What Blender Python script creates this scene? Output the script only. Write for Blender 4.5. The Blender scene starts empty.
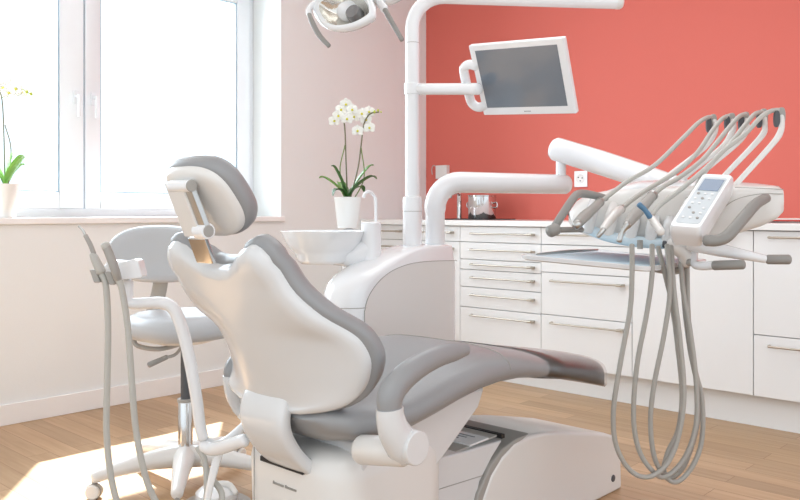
import bpy, bmesh, math, random
from mathutils import Vector, Matrix
random.seed(4)
V = Vector
# ------------------------------------------------------------------ camera geometry (surveyed from the photograph)
F = 810.0; H = 1.03; HY = 211.5
CX, CY = 4.0677, -4.5916
RT = V((.7268, .6869, 0)); FW = V((-.6869, .7268, 0)); CAM = V((CX, CY, H))
def ray(px, py): return RT * ((px - 400) / F) + FW + V((0, 0, -(py - HY) / F))
def onX(px, py, X): r = ray(px, py); return CAM + r * ((X - CX) / r.x)
def onY(px, py, Y): r = ray(px, py); return CAM + r * ((Y - CY) / r.y)
def onZ(px, py, Z): r = ray(px, py); return CAM + r * ((Z - H) / r.z)
def at(px, py, d): return CAM + ray(px, py) * d

# ------------------------------------------------------------------ materials
def srgb(c):
    return tuple((x / 255 / 12.92) if x / 255 <= .04045 else ((x / 255 + .055) / 1.055) ** 2.4 for x in c) + (1,)
M = {}
def mat(name, c, rough=.5, metal=0, coat=0, bump=0, bscale=60, var=.03, vscale=6, spec=.5, alpha=1, emit=0):
    m = bpy.data.materials.new(name); m.use_nodes = True
    nt = m.node_tree; b = nt.nodes['Principled BSDF']
    b.inputs['Roughness'].default_value = rough; b.inputs['Metallic'].default_value = metal
    b.inputs['Coat Weight'].default_value = coat; b.inputs['Coat Roughness'].default_value = .08
    b.inputs['Specular IOR Level'].default_value = spec
    tc = nt.nodes.new('ShaderNodeTexCoord')
    n = nt.nodes.new('ShaderNodeTexNoise'); n.inputs['Scale'].default_value = vscale; n.inputs['Detail'].default_value = 3
    nt.links.new(tc.outputs['Object'], n.inputs['Vector'])
    mx = nt.nodes.new('ShaderNodeMix'); mx.data_type = 'RGBA'
    s = srgb(c)
    mx.inputs[6].default_value = tuple(min(1, x * (1 - var)) for x in s[:3]) + (1,)
    mx.inputs[7].default_value = tuple(min(1, x * (1 + var)) for x in s[:3]) + (1,)
    nt.links.new(n.outputs['Fac'], mx.inputs[0]); nt.links.new(mx.outputs[2], b.inputs['Base Color'])
    if bump:
        n2 = nt.nodes.new('ShaderNodeTexNoise'); n2.inputs['Scale'].default_value = bscale; n2.inputs['Detail'].default_value = 4
        nt.links.new(tc.outputs['Object'], n2.inputs['Vector'])
        bp = nt.nodes.new('ShaderNodeBump'); bp.inputs['Strength'].default_value = bump; bp.inputs['Distance'].default_value = .002
        nt.links.new(n2.outputs['Fac'], bp.inputs['Height']); nt.links.new(bp.outputs['Normal'], b.inputs['Normal'])
    if alpha < 1: b.inputs['Alpha'].default_value = alpha
    if emit:
        b.inputs['Emission Color'].default_value = s; b.inputs['Emission Strength'].default_value = emit
    M[name] = m; return m
mat('wall', (236, 238, 237), .9, bump=.25, bscale=120, var=.01)
mat('red_paint', (217, 110, 97), .7, bump=.2, bscale=120, var=.02, vscale=1.2)
mat('ceiling', (245, 243, 240), .9, bump=.2)
mat('trim', (244, 242, 240), .35)
mat('frame', (236, 239, 243), .3, coat=.3)
mat('frame_gasket', (176, 198, 214), .5)
mat('gap', (95, 97, 100), .7)
mat('cabinet', (240, 240, 240), .28, coat=.3, var=.008)
mat('carcass', (190, 190, 188), .6)
mat('worktop', (242, 241, 239), .3, coat=.2, bump=.05)
mat('plastic', (232, 230, 227), .3, coat=.35, var=.01)
mat('plastic_white', (240, 241, 243), .22, coat=.5, var=.008)
mat('plastic_warm', (223, 224, 225), .22, coat=.3, var=.012)
mat('plastic_grey', (166, 163, 158), .42, var=.02)
mat('leather', (152, 153, 155), .33, bump=.12, bscale=350, var=.03, spec=.55)
mat('leather_pale', (186, 188, 191), .36, bump=.1, bscale=350, var=.02)
mat('grip', (148, 146, 142), .45, bump=.05)
mat('hose', (172, 169, 163), .45, var=.02)
mat('hose_pale', (188, 186, 180), .45, var=.02)
mat('chrome', (216, 216, 216), .12, 1, var=.02)
mat('steel', (190, 190, 188), .28, 1, var=.05)
mat('handle_metal', (190, 182, 170), .3, 1, var=.03)
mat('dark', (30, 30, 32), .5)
mat('darkgrey', (84, 86, 90), .5)
mat('ceramic', (240, 238, 234), .35, coat=.2)
mat('glassware', (242, 244, 246), .1, coat=.6, var=.005)
mat('leaf', (96, 148, 60), .35, var=.25, vscale=20, coat=.2)
mat('leaf_dark', (52, 96, 40), .35, var=.25, vscale=20, coat=.2)
mat('leaf_light', (128, 190, 84), .35, var=.2, vscale=20)
mat('stem', (112, 112, 84), .6)
mat('stem_green', (112, 140, 70), .6)
mat('petal', (250, 250, 244), .5, var=.02, vscale=40)
mat('petal_core', (222, 216, 70), .5)
mat('bud', (190, 200, 80), .5)
mat('soil', (96, 84, 66), .95, bump=1, bscale=80)
mat('blue_film', (212, 230, 240), .5, spec=.25, bump=.5, bscale=30, var=.08, vscale=14)
mat('blue', (88, 128, 160), .35)
mat('screen_panel', (132, 148, 170), .25)
mat('keys', (206, 213, 217), .4)
mat('ink', (120, 122, 126), .5)
mat('paper', (240, 236, 230), .8)
mat('red_paper', (196, 70, 60), .8)
mat('gold', (240, 208, 160), .12, .7, var=.15, vscale=20)
mat('reflector', (226, 222, 214), .12, .75, bump=.8, bscale=45, var=.1, vscale=25)
mat('lens', (120, 120, 122), .15, .3, coat=.8)

def glassy(name, tint, ior_mix=.12, rough=.02):
    m = bpy.data.materials.new(name); m.use_nodes = True; nt = m.node_tree
    for n in list(nt.nodes):
        if n.type != 'OUTPUT_MATERIAL': nt.nodes.remove(n)
    out = [n for n in nt.nodes if n.type == 'OUTPUT_MATERIAL'][0]
    tr = nt.nodes.new('ShaderNodeBsdfTransparent'); tr.inputs[0].default_value = srgb(tint)
    gl = nt.nodes.new('ShaderNodeBsdfGlossy'); gl.inputs['Roughness'].default_value = rough
    lw = nt.nodes.new('ShaderNodeLayerWeight'); lw.inputs[0].default_value = ior_mix
    nz = nt.nodes.new('ShaderNodeTexNoise'); nz.inputs['Scale'].default_value = 25
    bp = nt.nodes.new('ShaderNodeBump'); bp.inputs['Strength'].default_value = .05 if rough < .05 else .7
    bp.inputs['Distance'].default_value = .003
    nt.links.new(nz.outputs['Fac'], bp.inputs['Height']); nt.links.new(bp.outputs['Normal'], gl.inputs['Normal'])
    mx = nt.nodes.new('ShaderNodeMixShader')
    nt.links.new(lw.outputs['Fresnel'], mx.inputs[0]); nt.links.new(tr.outputs[0], mx.inputs[1]); nt.links.new(gl.outputs[0], mx.inputs[2])
    nt.links.new(mx.outputs[0], out.inputs[0]); M[name] = m
glassy('glass', (250, 253, 255), .08)
glassy('film', (246, 242, 240), .4, .25)
glassy('clear_plastic', (236, 238, 240), .35, .08)

def screen_mat():
    m = bpy.data.materials.new('monitor_glass'); m.use_nodes = True; nt = m.node_tree; b = nt.nodes['Principled BSDF']
    tc = nt.nodes.new('ShaderNodeTexCoord'); n = nt.nodes.new('ShaderNodeTexNoise'); n.inputs['Scale'].default_value = 2
    nt.links.new(tc.outputs['Object'], n.inputs['Vector'])
    r = nt.nodes.new('ShaderNodeValToRGB'); r.color_ramp.elements[0].color = srgb((112, 120, 130)); r.color_ramp.elements[1].color = srgb((128, 137, 147))
    nt.links.new(n.outputs['Fac'], r.inputs[0]); nt.links.new(r.outputs[0], b.inputs['Base Color'])
    b.inputs['Roughness'].default_value = .12; M['monitor_glass'] = m
screen_mat()

def wood():
    m = bpy.data.materials.new('oak'); m.use_nodes = True; nt = m.node_tree; b = nt.nodes['Principled BSDF']
    L = nt.links.new
    tc = nt.nodes.new('ShaderNodeTexCoord')
    br = nt.nodes.new('ShaderNodeTexBrick')
    br.offset = .37; br.inputs['Scale'].default_value = 1; br.inputs['Brick Width'].default_value = .95
    br.inputs['Row Height'].default_value = .1; br.inputs['Mortar Size'].default_value = .0012; br.inputs['Mortar Smooth'].default_value = .3
    br.inputs['Color1'].default_value = (0, 0, 0, 1); br.inputs['Color2'].default_value = (1, 1, 1, 1); br.inputs['Mortar'].default_value = (.2, .2, .2, 1)
    L(tc.outputs['Object'], br.inputs['Vector'])
    mp = nt.nodes.new('ShaderNodeMapping'); mp.inputs['Scale'].default_value = (1.6, 26, 1); L(tc.outputs['Object'], mp.inputs[0])
    sh = nt.nodes.new('ShaderNodeVectorMath'); sh.operation = 'ADD'; L(mp.outputs[0], sh.inputs[0])
    sc = nt.nodes.new('ShaderNodeVectorMath'); sc.operation = 'SCALE'; sc.inputs['Scale'].default_value = 9; L(br.outputs['Color'], sc.inputs[0]); L(sc.outputs[0], sh.inputs[1])
    n = nt.nodes.new('ShaderNodeTexNoise'); n.inputs['Scale'].default_value = 1.5; n.inputs['Detail'].default_value = 6; n.inputs['Distortion'].default_value = .6
    L(sh.outputs[0], n.inputs['Vector'])
    r = nt.nodes.new('ShaderNodeValToRGB')
    r.color_ramp.elements[0].position = .3; r.color_ramp.elements[0].color = srgb((181, 146, 110))
    r.color_ramp.elements[1].position = .75; r.color_ramp.elements[1].color = srgb((200, 168, 133))
    L(n.outputs['Fac'], r.inputs[0])
    r2 = nt.nodes.new('ShaderNodeValToRGB')
    r2.color_ramp.elements[0].color = (.80, .78, .75, 1); r2.color_ramp.elements[1].color = (1.06, 1.05, 1.04, 1)
    L(br.outputs['Color'], r2.inputs[0])
    mu = nt.nodes.new('ShaderNodeMix'); mu.data_type = 'RGBA'; mu.blend_type = 'MULTIPLY'; mu.inputs[0].default_value = 1
    L(r.outputs[0], mu.inputs[6]); L(r2.outputs[0], mu.inputs[7])
    mm = nt.nodes.new('ShaderNodeMix'); mm.data_type = 'RGBA'; mm.inputs[7].default_value = srgb((140, 100, 66))
    L(br.outputs['Fac'], mm.inputs[0]); L(mu.outputs[2], mm.inputs[6]); L(mm.outputs[2], b.inputs['Base Color'])
    b.inputs['Roughness'].default_value = .38; b.inputs['Specular IOR Level'].default_value = .4
    bp = nt.nodes.new('ShaderNodeBump'); bp.inputs['Strength'].default_value = .15; bp.inputs['Distance'].default_value = .002
    L(n.outputs['Fac'], bp.inputs['Height']); L(bp.outputs[0], b.inputs['Normal']); M['oak'] = m
wood()

# ------------------------------------------------------------------ mesh building
COL = bpy.context.scene.collection
ORG = {}
def tag(o, label=None, cat=None, group=None, kind=None):
    if label: o['label'] = label
    if cat: o['category'] = cat
    if group: o['group'] = group
    if kind: o['kind'] = kind
    return o
def thing(name, loc, label, cat, group=None):
    o = bpy.data.objects.new(name, None); o.empty_display_size = .05; COL.objects.link(o); o.location = V(loc)
    ORG[o.name] = V(loc); return tag(o, label, cat, group)
def cr(pts, n=8):
    pts = [V(p) for p in pts]
    if len(pts) < 3: return pts
    P = [pts[0] * 2 - pts[1]] + pts + [pts[-1] * 2 - pts[-2]]; out = []
    for i in range(1, len(P) - 2):
        a, b, c, d = P[i - 1:i + 3]
        for k in range(n):
            t = k / n
            out.append(.5 * ((2 * b) + (c - a) * t + (2 * a - 5 * b + 4 * c - d) * t * t + (-a + 3 * b - 3 * c + d) * t ** 3))
    out.append(pts[-1]); return out
class MB:
    def __init__(s): s.v = []; s.f = []
    def add(s, vs, fs):
        o = len(s.v); s.v += [V(p) for p in vs]; s.f += [tuple(i + o for i in f) for f in fs]; return s
    def box(s, a, b):
        x0, y0, z0 = a; x1, y1, z1 = b
        return s.add([(x0, y0, z0), (x1, y0, z0), (x1, y1, z0), (x0, y1, z0), (x0, y0, z1), (x1, y0, z1), (x1, y1, z1), (x0, y1, z1)],
                     [(0, 3, 2, 1), (4, 5, 6, 7), (0, 1, 5, 4), (1, 2, 6, 5), (2, 3, 7, 6), (3, 0, 4, 7)])
    def obox(s, c, ax, ay, az, hx, hy, hz):
        c = V(c); ax = V(ax).normalized(); ay = V(ay).normalized(); az = V(az).normalized()
        return s.add([c + ax * hx * i + ay * hy * j + az * hz * k for k in (-1, 1) for i, j in ((-1, -1), (1, -1), (1, 1), (-1, 1))],
                     [(0, 3, 2, 1), (4, 5, 6, 7), (0, 1, 5, 4), (1, 2, 6, 5), (2, 3, 7, 6), (3, 0, 4, 7)])
    def loft(s, rings, cap=True, close=True):
        n = len(rings[0]); vs = [p for r in rings for p in r]; fs = []
        for i in range(len(rings) - 1):
            for j in range(n if close else n - 1):
                k = (j + 1) % n; fs.append((i * n + j, i * n + k, (i + 1) * n + k, (i + 1) * n + j))
        if cap: fs.append(tuple(range(n))[::-1]); fs.append(tuple((len(rings) - 1) * n + j for j in range(n)))
        return s.add(vs, fs)
    def tube(s, path, r, seg=14, smooth=8, flat=1, up=None, round_ends=True):
        """sweep; r number or per-control-point list; flat = ratio along the second axis"""
        path = [V(p) for p in path]; nc = len(path)
        rs = r if isinstance(r, (list, tuple)) else [r] * nc
        P = cr(path, smooth) if smooth > 1 else path
        R = []
        for i in range(len(P)):
            t = i / (len(P) - 1) * (nc - 1); k = min(int(t), nc - 2); R.append(rs[k] + (rs[k + 1] - rs[k]) * (t - k))
        T = []
        for i in range(len(P)):
            t = (P[min(i + 1, len(P) - 1)] - P[max(i - 1, 0)]); T.append(t.normalized() if t.length > 1e-9 else V((0, 0, 1)))
        u = V(up) if up is not None else (V((0, 0, 1)) if abs(T[0].z) < .9 else V((1, 0, 0)))
        n = (u - T[0] * u.dot(T[0])).normalized(); rings = []
        def ring(c, t, n, r):
            b = t.cross(n).normalized()
            return [c + n * math.cos(a) * r + b * math.sin(a) * r * flat for a in [2 * math.pi * k / seg for k in range(seg)]]
        if round_ends: rings += [ring(P[0] - T[0] * R[0] * .5, T[0], n, R[0] * .4), ring(P[0] - T[0] * R[0] * .32, T[0], n, R[0] * .8)]
        for c, t, rr in zip(P, T, R):
            n = (n - t * n.dot(t)).normalized(); rings.append(ring(c, t, n, rr))
        if round_ends: rings += [ring(P[-1] + T[-1] * R[-1] * .32, T[-1], n, R[-1] * .8), ring(P[-1] + T[-1] * R[-1] * .5, T[-1], n, R[-1] * .4)]
        return s.loft(rings)
    def cyl(s, a, b, r, r2=None, seg=24):
        return s.tube([a, b], [r, r if r2 is None else r2], seg, 1, round_ends=False)
    def lathe(s, c, prof, seg=40, axis=(0, 0, 1), closed=False, sx=1, sy=1):
        c = V(c); az = V(axis).normalized(); h = V((1, 0, 0)) if abs(az.x) < .9 else V((0, 1, 0))
        ax = (h - az * h.dot(az)).normalized(); ay = az.cross(ax)
        return s.loft([[c + az * z + ax * math.cos(2 * math.pi * k / seg) * r * sx + ay * math.sin(2 * math.pi * k / seg) * r * sy for k in range(seg)] for r, z in prof], cap=True)
    def prism(s, poly, d):
        d = V(d); a = [V(p) for p in poly]; n = len(a)
        return s.loft([a, [p + d for p in a]])
    def slab(s, grid, layers):
        """grid[i][j] of points; layers = (offset vector, scale about centroid)"""
        nr, nc = len(grid), len(grid[0]); pts = [p for r in grid for p in r]
        c = sum(pts, V((0, 0, 0))) / len(pts); base = len(s.v)
        edge = [(0, j) for j in range(nc)] + [(i, nc - 1) for i in range(1, nr)] + [(nr - 1, j) for j in range(nc - 2, -1, -1)] + [(i, 0) for i in range(nr - 2, 0, -1)]
        def L(off, k): return [[c + (p - c) * k + V(off) for p in r] for r in grid]
        first = L(*layers[0]); last = L(*layers[-1])
        def gadd(g, flip):
            o = len(s.v); s.v += [p for r in g for p in r]
            for i in range(nr - 1):
                for j in range(nc - 1):
                    f = (o + i * nc + j, o + i * nc + j + 1, o + (i + 1) * nc + j + 1, o + (i + 1) * nc + j)
                    s.f.append(f[::-1] if flip else f)
        gadd(first, False); gadd(last, True)
        rings = [[g[i][j] for i, j in edge] for g in [L(*l) for l in layers]]
        s.loft(rings, cap=False); return s
    def build(s, name, m, parent=None, bevel=0, seg=3, angle=38, sub=0, origin=None, smooth=True, weld=True):
        me = bpy.data.meshes.new(name)
        bm = bmesh.new(); vs = [bm.verts.new(p) for p in s.v]
        for f in s.f:
            try: bm.faces.new([vs[i] for i in f])
            except ValueError: pass
        if weld: bmesh.ops.remove_doubles(bm, verts=bm.verts, dist=1e-6)
        bmesh.ops.recalc_face_normals(bm, faces=bm.faces)
        if parent is not None: org = ORG[parent.name]
        elif origin is not None: org = V(origin)
        else:
            co = [v.co for v in bm.verts]
            org = V(((min(c.x for c in co) + max(c.x for c in co)) / 2, (min(c.y for c in co) + max(c.y for c in co)) / 2, min(c.z for c in co)))
        bmesh.ops.translate(bm, verts=bm.verts, vec=-org)
        bm.to_mesh(me); bm.free()
        if smooth:
            me.shade_smooth()
            me.set_sharp_from_angle(angle=math.radians(angle))
        o = bpy.data.objects.new(name, me); COL.objects.link(o); me.materials.append(M[m] if isinstance(m, str) else m)
        ORG[o.name] = org
        if parent is not None: o.parent = parent
        else: o.location = org
        if bevel:
            b = o.modifiers.new('Bevel', 'BEVEL'); b.width = bevel; b.segments = seg; b.limit_method = 'ANGLE'; b.angle_limit = math.radians(35); b.harden_normals = False
            me.shade_smooth()
            w = o.modifiers.new('WN', 'WEIGHTED_NORMAL'); w.keep_sharp = False
        if sub:
            q = o.modifiers.new('Sub', 'SUBSURF'); q.levels = sub; q.render_levels = sub; me.shade_smooth()
        return o
def superell(c, ax, ay, rx, ry, n=32, e=3.0):
    c = V(c); ax = V(ax); ay = V(ay); out = []
    for k in range(n):
        a = 2 * math.pi * k / n; ca, sa = math.cos(a), math.sin(a)
        out.append(c + ax * rx * math.copysign(abs(ca) ** (2 / e), ca) + ay * ry * math.copysign(abs(sa) ** (2 / e), sa))
    return out
def disk_grid(c, ax, ay, rx, ry, n=12, e=3.0):
    """square grid squashed into a superellipse"""
    g = []
    for i in range(n + 1):
        row = []
        for j in range(n + 1):
            u = -1 + 2 * i / n; v = -1 + 2 * j / n
            m = max(abs(u), abs(v))
            if m > 0:
                l = (abs(u) ** e + abs(v) ** e) ** (1 / e); k = m / l
            else: k = 1
            row.append(V(c) + V(ax) * rx * u * k + V(ay) * ry * v * k)
        g.append(row)
    return g

# ------------------------------------------------------------------ ROOM SHELL
RX, RY, RZ = 6.2, -6.6, 2.8
fl = MB().box((-.0, RY, -.08), (RX, 0, 0)).build('floor', 'oak', origin=(0, 0, 0)); tag(fl, kind='structure')
ce = MB().box((-.35, RY, RZ), (RX, .2, RZ + .1)).build('ceiling', 'ceiling'); tag(ce, kind='structure')
wb = MB().box((-.35, 0, -.08), (RX, .2, RZ)).build('wall_back', 'red_paint'); tag(wb, 'coral red painted wall behind the cabinets', kind='structure')
W0, W1, WZ0, WZ1, WT = -4.35, -1.385, 1.0, 2.5, .33
wl = MB()
wl.box((-WT, W1, -.08), (0, 0, RZ)); wl.box((-WT, RY, -.08), (0, W0, RZ)); wl.box((-WT, W0, -.08), (0, W1, WZ0 - .035)); wl.box((-WT, W0, WZ1), (0, W1, RZ))
tag(wl.build('wall_left', 'wall'), kind='structure')
sk = MB().box((0, RY, 0), (.014, -.6, .1)); tag(sk.build('baseboard_left', 'trim', bevel=.003), kind='structure')
tag(MB().box((-.30, W0 + .002, WZ0 - .034), (.022, W1 + .02, WZ0)).build('trim_1', 'trim', bevel=.006), 'white window sill board', kind='structure')

# window: fixed outer frame with two casements meeting at the middle
FX = -.29
wn = MB()
zt = WZ1
def wframe(mb, y0, y1, z0, z1, w, x0, x1):
    mb.box((x0, y0, z0), (x1, y0 + w, z1)); mb.box((x0, y1 - w, z0), (x1, y1, z1)); mb.box((x0, y0 + w, z0), (x1, y1 - w, z0 + w)); mb.box((x0, y0 + w, z1 - w), (x1, y1 - w, z1))
wr = thing('window_1', (FX, (W0 + W1) / 2, WZ0), 'white framed casement window with two sashes above the sill', 'window'); del wr['category']; wr['kind'] = 'structure'
wframe(wn, W0, W1, WZ0, zt, .05, FX - .03, FX + .0); wn.build('window_frame', 'frame', wr, bevel=.004)
ymid = -2.537
for (a, b) in ((W0 + .04, ymid - .004), (ymid + .004, W1 - .04)):
    q = MB(); right = a > -2.6
    wd = .088
    q.box((FX - .02, a, WZ0 + .045), (FX + .02, a + (wd if right else .1), zt - .04)); q.box((FX - .02, b - (.1 if right else .135), WZ0 + .045), (FX + .02, b, zt - .04))
    a2 = a + (wd if right else .1); b2 = b - (.1 if right else .135)
    q.box((FX - .02, a2, WZ0 + .045), (FX + .02, b2, WZ0 + .135)); q.box((FX - .02, a2, zt - .13), (FX + .02, b2, zt - .04))
    sash = q.build('sash', 'frame', wr, bevel=.006)
    g = MB(); wframe(g, a2 - .001, b2 + .001, WZ0 + .133, zt - .128, .008, FX - .012, FX + .012); g.build('gasket', 'frame_gasket', sash)
    MB().box((FX - .004, a2, WZ0 + .13), (FX + .002, b2, zt - .125)).build('pane', 'glass', sash)
    hy = (ymid + .05) if right else (ymid - .05)
    h = MB().box((FX + .02, hy - .014, 1.62), (FX + .03, hy + .014, 1.69)); h.cyl((FX + .03, hy, 1.66), (FX + .06, hy, 1.66), .009)
    h.tube([(FX + .058, hy, 1.665), (FX + .06, hy, 1.62), (FX + .058, hy, 1.55)], .0095, 10, 4)
    h.build('handle', 'frame', sash, bevel=.002)
MB().box((FX - .015, ymid - .006, WZ0 + .045), (FX + .004, ymid + .006, zt - .04)).build('gasket', 'frame_gasket', wr)

# ------------------------------------------------------------------ CABINETS
FY = -.66; TOPZ = .975
wt = MB().box((.0, -.685, TOPZ - .033), (3.87, -.0, TOPZ)); tag(wt.build('worktop', 'worktop', bevel=.003), 'long white worktop running along the red wall', 'worktop')
pl = MB().box((.0, -.59, 0), (3.85, -.57, .155)); tag(pl.build('plinth', 'cabinet', bevel=.001), 'white recessed plinth board under the row of cabinets', 'plinth')
CT = TOPZ - .035
def bar_handle(mb, x0, x1, z):
    mb.tube([(x0, FY - .018, z), (x0 + .004, FY - .036, z), (x1 - .004, FY - .036, z), (x1, FY - .018, z)], .0055, 8, 1)
    mb.cyl((x0, FY - .0, z), (x0, FY - .02, z), .006, seg=10); mb.box((x1 - .028, FY - .040, z - .007), (x1 + .004, FY, z + .007))
def cabinet(x0, x1, zs, label, handles=None, hx=(.07, .04), drawer=True):
    t = thing('base_cabinet', ((x0 + x1) / 2, -.33, .157), label, 'cabinet')
    MB().box((x0 + .003, -.64, .157), (x1 - .003, -.02, CT)).build('carcass', 'carcass', t)
    zs = [CT] + list(zs) + [.158]
    for i in range(len(zs) - 1):
        nm = 'drawer' if (drawer is True or (drawer is not False and i in drawer)) else 'door'
        d = MB().box((x0 + .002, FY, zs[i + 1] + .002), (x1 - .002, FY + .019, zs[i] - .002)).build(nm, 'cabinet', t, bevel=.0015, seg=2)
        if handles is None or handles[i]:
            h = MB(); z = zs[i] - (handles[i] if handles and handles[i] is not True else min(.045, (zs[i] - zs[i + 1]) * .42)) if handles else zs[i] - min(.045, (zs[i] - zs[i + 1]) * .45)
            bar_handle(h, x0 + hx[0], x1 - hx[1], z); h.build('handle', 'handle_metal', d, bevel=.001, seg=1)
    return t
cabinet(.02, .42, (.842,), 'narrow white cabinet at the left end of the row beside the pale wall', (True, True), (.06, .05), drawer=(0,))
cabinet(.42, .867, (.842,), 'white cabinet standing behind the two upright white tubes of the treatment unit', (True, True), (.06, .05), drawer=(0,))
cabinet(.867, 1.465, (.842, .735, .672, .565, .44), 'white cabinet with six shallow drawers in one stack', None, (.10, .045))
cabinet(1.465, 2.03, (.842, .684, .443), 'white cabinet with four drawers of increasing depth behind the instrument tray', (True, True, .045, .042), (.075, .045))
cabinet(2.03, 2.651, (), 'white cabinet with one wide plain front behind the hanging hoses', (.03,), (.17, .1), drawer=False)
cabinet(2.651, 3.25, (.449,), 'white cabinet with a tall door above a deep drawer at the right edge', (.03, .045), (.075, .06), drawer=(1,))
cabinet(3.25, 3.85, (.449,), 'white cabinet at the far right end of the row under the worktop', (.03, .045), (.075, .06), drawer=(1,))

# ------------------------------------------------------------------ worktop + wall things
sx = onY(482, 217, -.22) - V((.03, 0, 0))
q = MB().lathe((sx.x + .03, -.22, TOPZ + .0065), [(.0, 0), (.092, 0), (.094, .004), (.094, .15), (.098, .153), (.098, .158), (.09, .158), (.088, .02), (0, .02)], 40)
pt = thing('steel_container', (sx.x + .03, -.22, TOPZ), 'round polished steel container on the worktop beside the tap', 'container')
q.build('body', 'chrome', pt)
for sgn in (-1, 1):
    hh = MB().tube([(pt.location.x + sgn * .09, -.22, TOPZ + .11), (pt.location.x + sgn * .125, -.22, TOPZ + .115), (pt.location.x + sgn * .125, -.22, TOPZ + .085), (pt.location.x + sgn * .09, -.22, TOPZ + .08)], .005, 8, 4)
    hh.build('side_handle', 'chrome', pt)
tx = onY(459.5, 217, -.2).x
tp = thing('tap', (tx, -.2, TOPZ), 'slim chrome tap rising beside the steel container', 'tap')
MB().lathe((tx, -.2, TOPZ), [(.028, 0), (.028, .008), (.018, .012), (.018, .17), (.013, .18)], 24).build('body', 'chrome', tp)
MB().tube([(tx, -.2, TOPZ + .165), (tx + .02, -.25, TOPZ + .185), (tx + .035, -.33, TOPZ + .17), (tx + .035, -.34, TOPZ + .15)], .01, 12).build('spout', 'chrome', tp)
MB().tube([(tx, -.2, TOPZ + .18), (tx + .01, -.17, TOPZ + .21)], .006, 8, 1).build('lever', 'chrome', tp)
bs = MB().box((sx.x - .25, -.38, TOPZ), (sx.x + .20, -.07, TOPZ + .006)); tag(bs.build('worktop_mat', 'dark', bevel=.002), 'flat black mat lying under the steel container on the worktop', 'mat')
o_ = onY(588, 179, 0)
def outlet():
    c = onY(581, 179, 0)
    t = thing('wall_outlet', (c.x + .0, 0, c.z), 'square white power socket on the red wall', 'socket')
    MB().box((c.x - .045, -.011, c.z - .052), (c.x + .05, 0, c.z + .052)).build('face_plate', 'plastic_white', t, bevel=.004)
    mb = MB().lathe((c.x + .0025, -.0112, c.z), [(.028, 0), (.03, .002), (.03, .0025), (.026, .001), (.02, -.001)], 24, axis=(0, -1, 0)); mb.build('socket_ring', 'plastic', t)
    for dx, dz in ((-.012, .01), (.016, .006), (.002, -.012)):
        MB().cyl((c.x + dx, -.0105, c.z + dz), (c.x + dx, -.0145, c.z + dz), .0042, seg=10).build('socket_hole', 'darkgrey', t)
outlet()
c = onY(443.5, 169.5, 0)
t = thing('wall_bracket', (c.x, 0, c.z - .05), 'small white wall box with a bent wire hook above the worktop corner', 'bracket')
MB().box((c.x - .05, -.035, c.z - .07), (c.x + .06, 0, c.z + .03)).build('box', 'plastic', t, bevel=.004)
MB().tube([(c.x - .04, -.03, c.z + .02), (c.x - .07, -.035, c.z + .03), (c.x - .085, -.035, c.z + .0), (c.x - .08, -.035, c.z - .035)], .0035, 8).build('hook', 'steel', t)
pp = thing('paper_stack', (2.62, -.3, TOPZ), 'flat stack of papers on the worktop at the right edge', 'papers')
for k, (dx, a) in enumerate(((0, 0), (.03, .1), (-.01, -.06))):
    cc = V((2.66 + dx, -.33 - dx, TOPZ + .004 + .007 * k))
    MB().obox(cc, (math.cos(a), math.sin(a), 0), (-math.sin(a), math.cos(a), 0), (0, 0, 1), .15, .105, .0032).build('sheet', ('paper', 'red_paper', 'paper')[k], pp)

# ------------------------------------------------------------------ ORCHIDS
def flower(mb_p, mb_c, c, n, r):
    n = V(n).normalized(); h = V((0, 0, 1)); ax = h.cross(n).normalized(); ay = n.cross(ax)
    for k, (ang, ln, wd) in enumerate(((90, 1, .42), (210, .95, .4), (330, .95, .4), (25, 1.0, .62), (155, 1.0, .62))):
        a = math.radians(ang); d = ax * math.cos(a) + ay * math.sin(a); s = n.cross(d)
        rows = []
        for i in range(6):
            t = i / 5; w = wd * r * math.sin(math.pi * min(.97, (t * .92 + .06))) ** .7
            cup = n * (r * .22 * t * t - r * .05 * t + (.0015 if k > 2 else 0))
            rows.append([c + d * r * t + s * w * u + cup - n * abs(u) * r * .06 for u in (-1, -.5, 0, .5, 1)])
        mb_p.loft(rows, cap=False, close=False)
    mb_c.lathe(c - n * .001, [(r * .04, 0), (r * .2, r * .08), (r * .16, r * .25), (r * .04, r * .34)], 10, axis=n)
def leaf(mb, a, b, up, w):
    a = V(a); b = V(b); m = (a + b) / 2 + V((0, 0, up)); P = cr([a, a * .35 + m * .65 + V((0, 0, up * .3)), m * .4 + b * .6 + V((0, 0, up * .5)), b], 5)
    rows = []
    for i, p in enumerate(P):
        t = i / (len(P) - 1); ww = w * (math.sin(math.pi * (t * .9 + .08)) ** .6 if t < .98 else .1)
        T = (P[min(i + 1, len(P) - 1)] - P[max(i - 1, 0)]).normalized(); s = T.cross(V((0, 0, 1)))
        if s.length < .1: s = V((1, 0, 0))
        s.normalize(); u = s.cross(T)
        rows.append([p + s * ww * x + u * abs(x) * ww * .35 for x in (-1, -.5, 0, .5, 1)])
    mb.loft(rows, cap=False, close=False)
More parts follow.
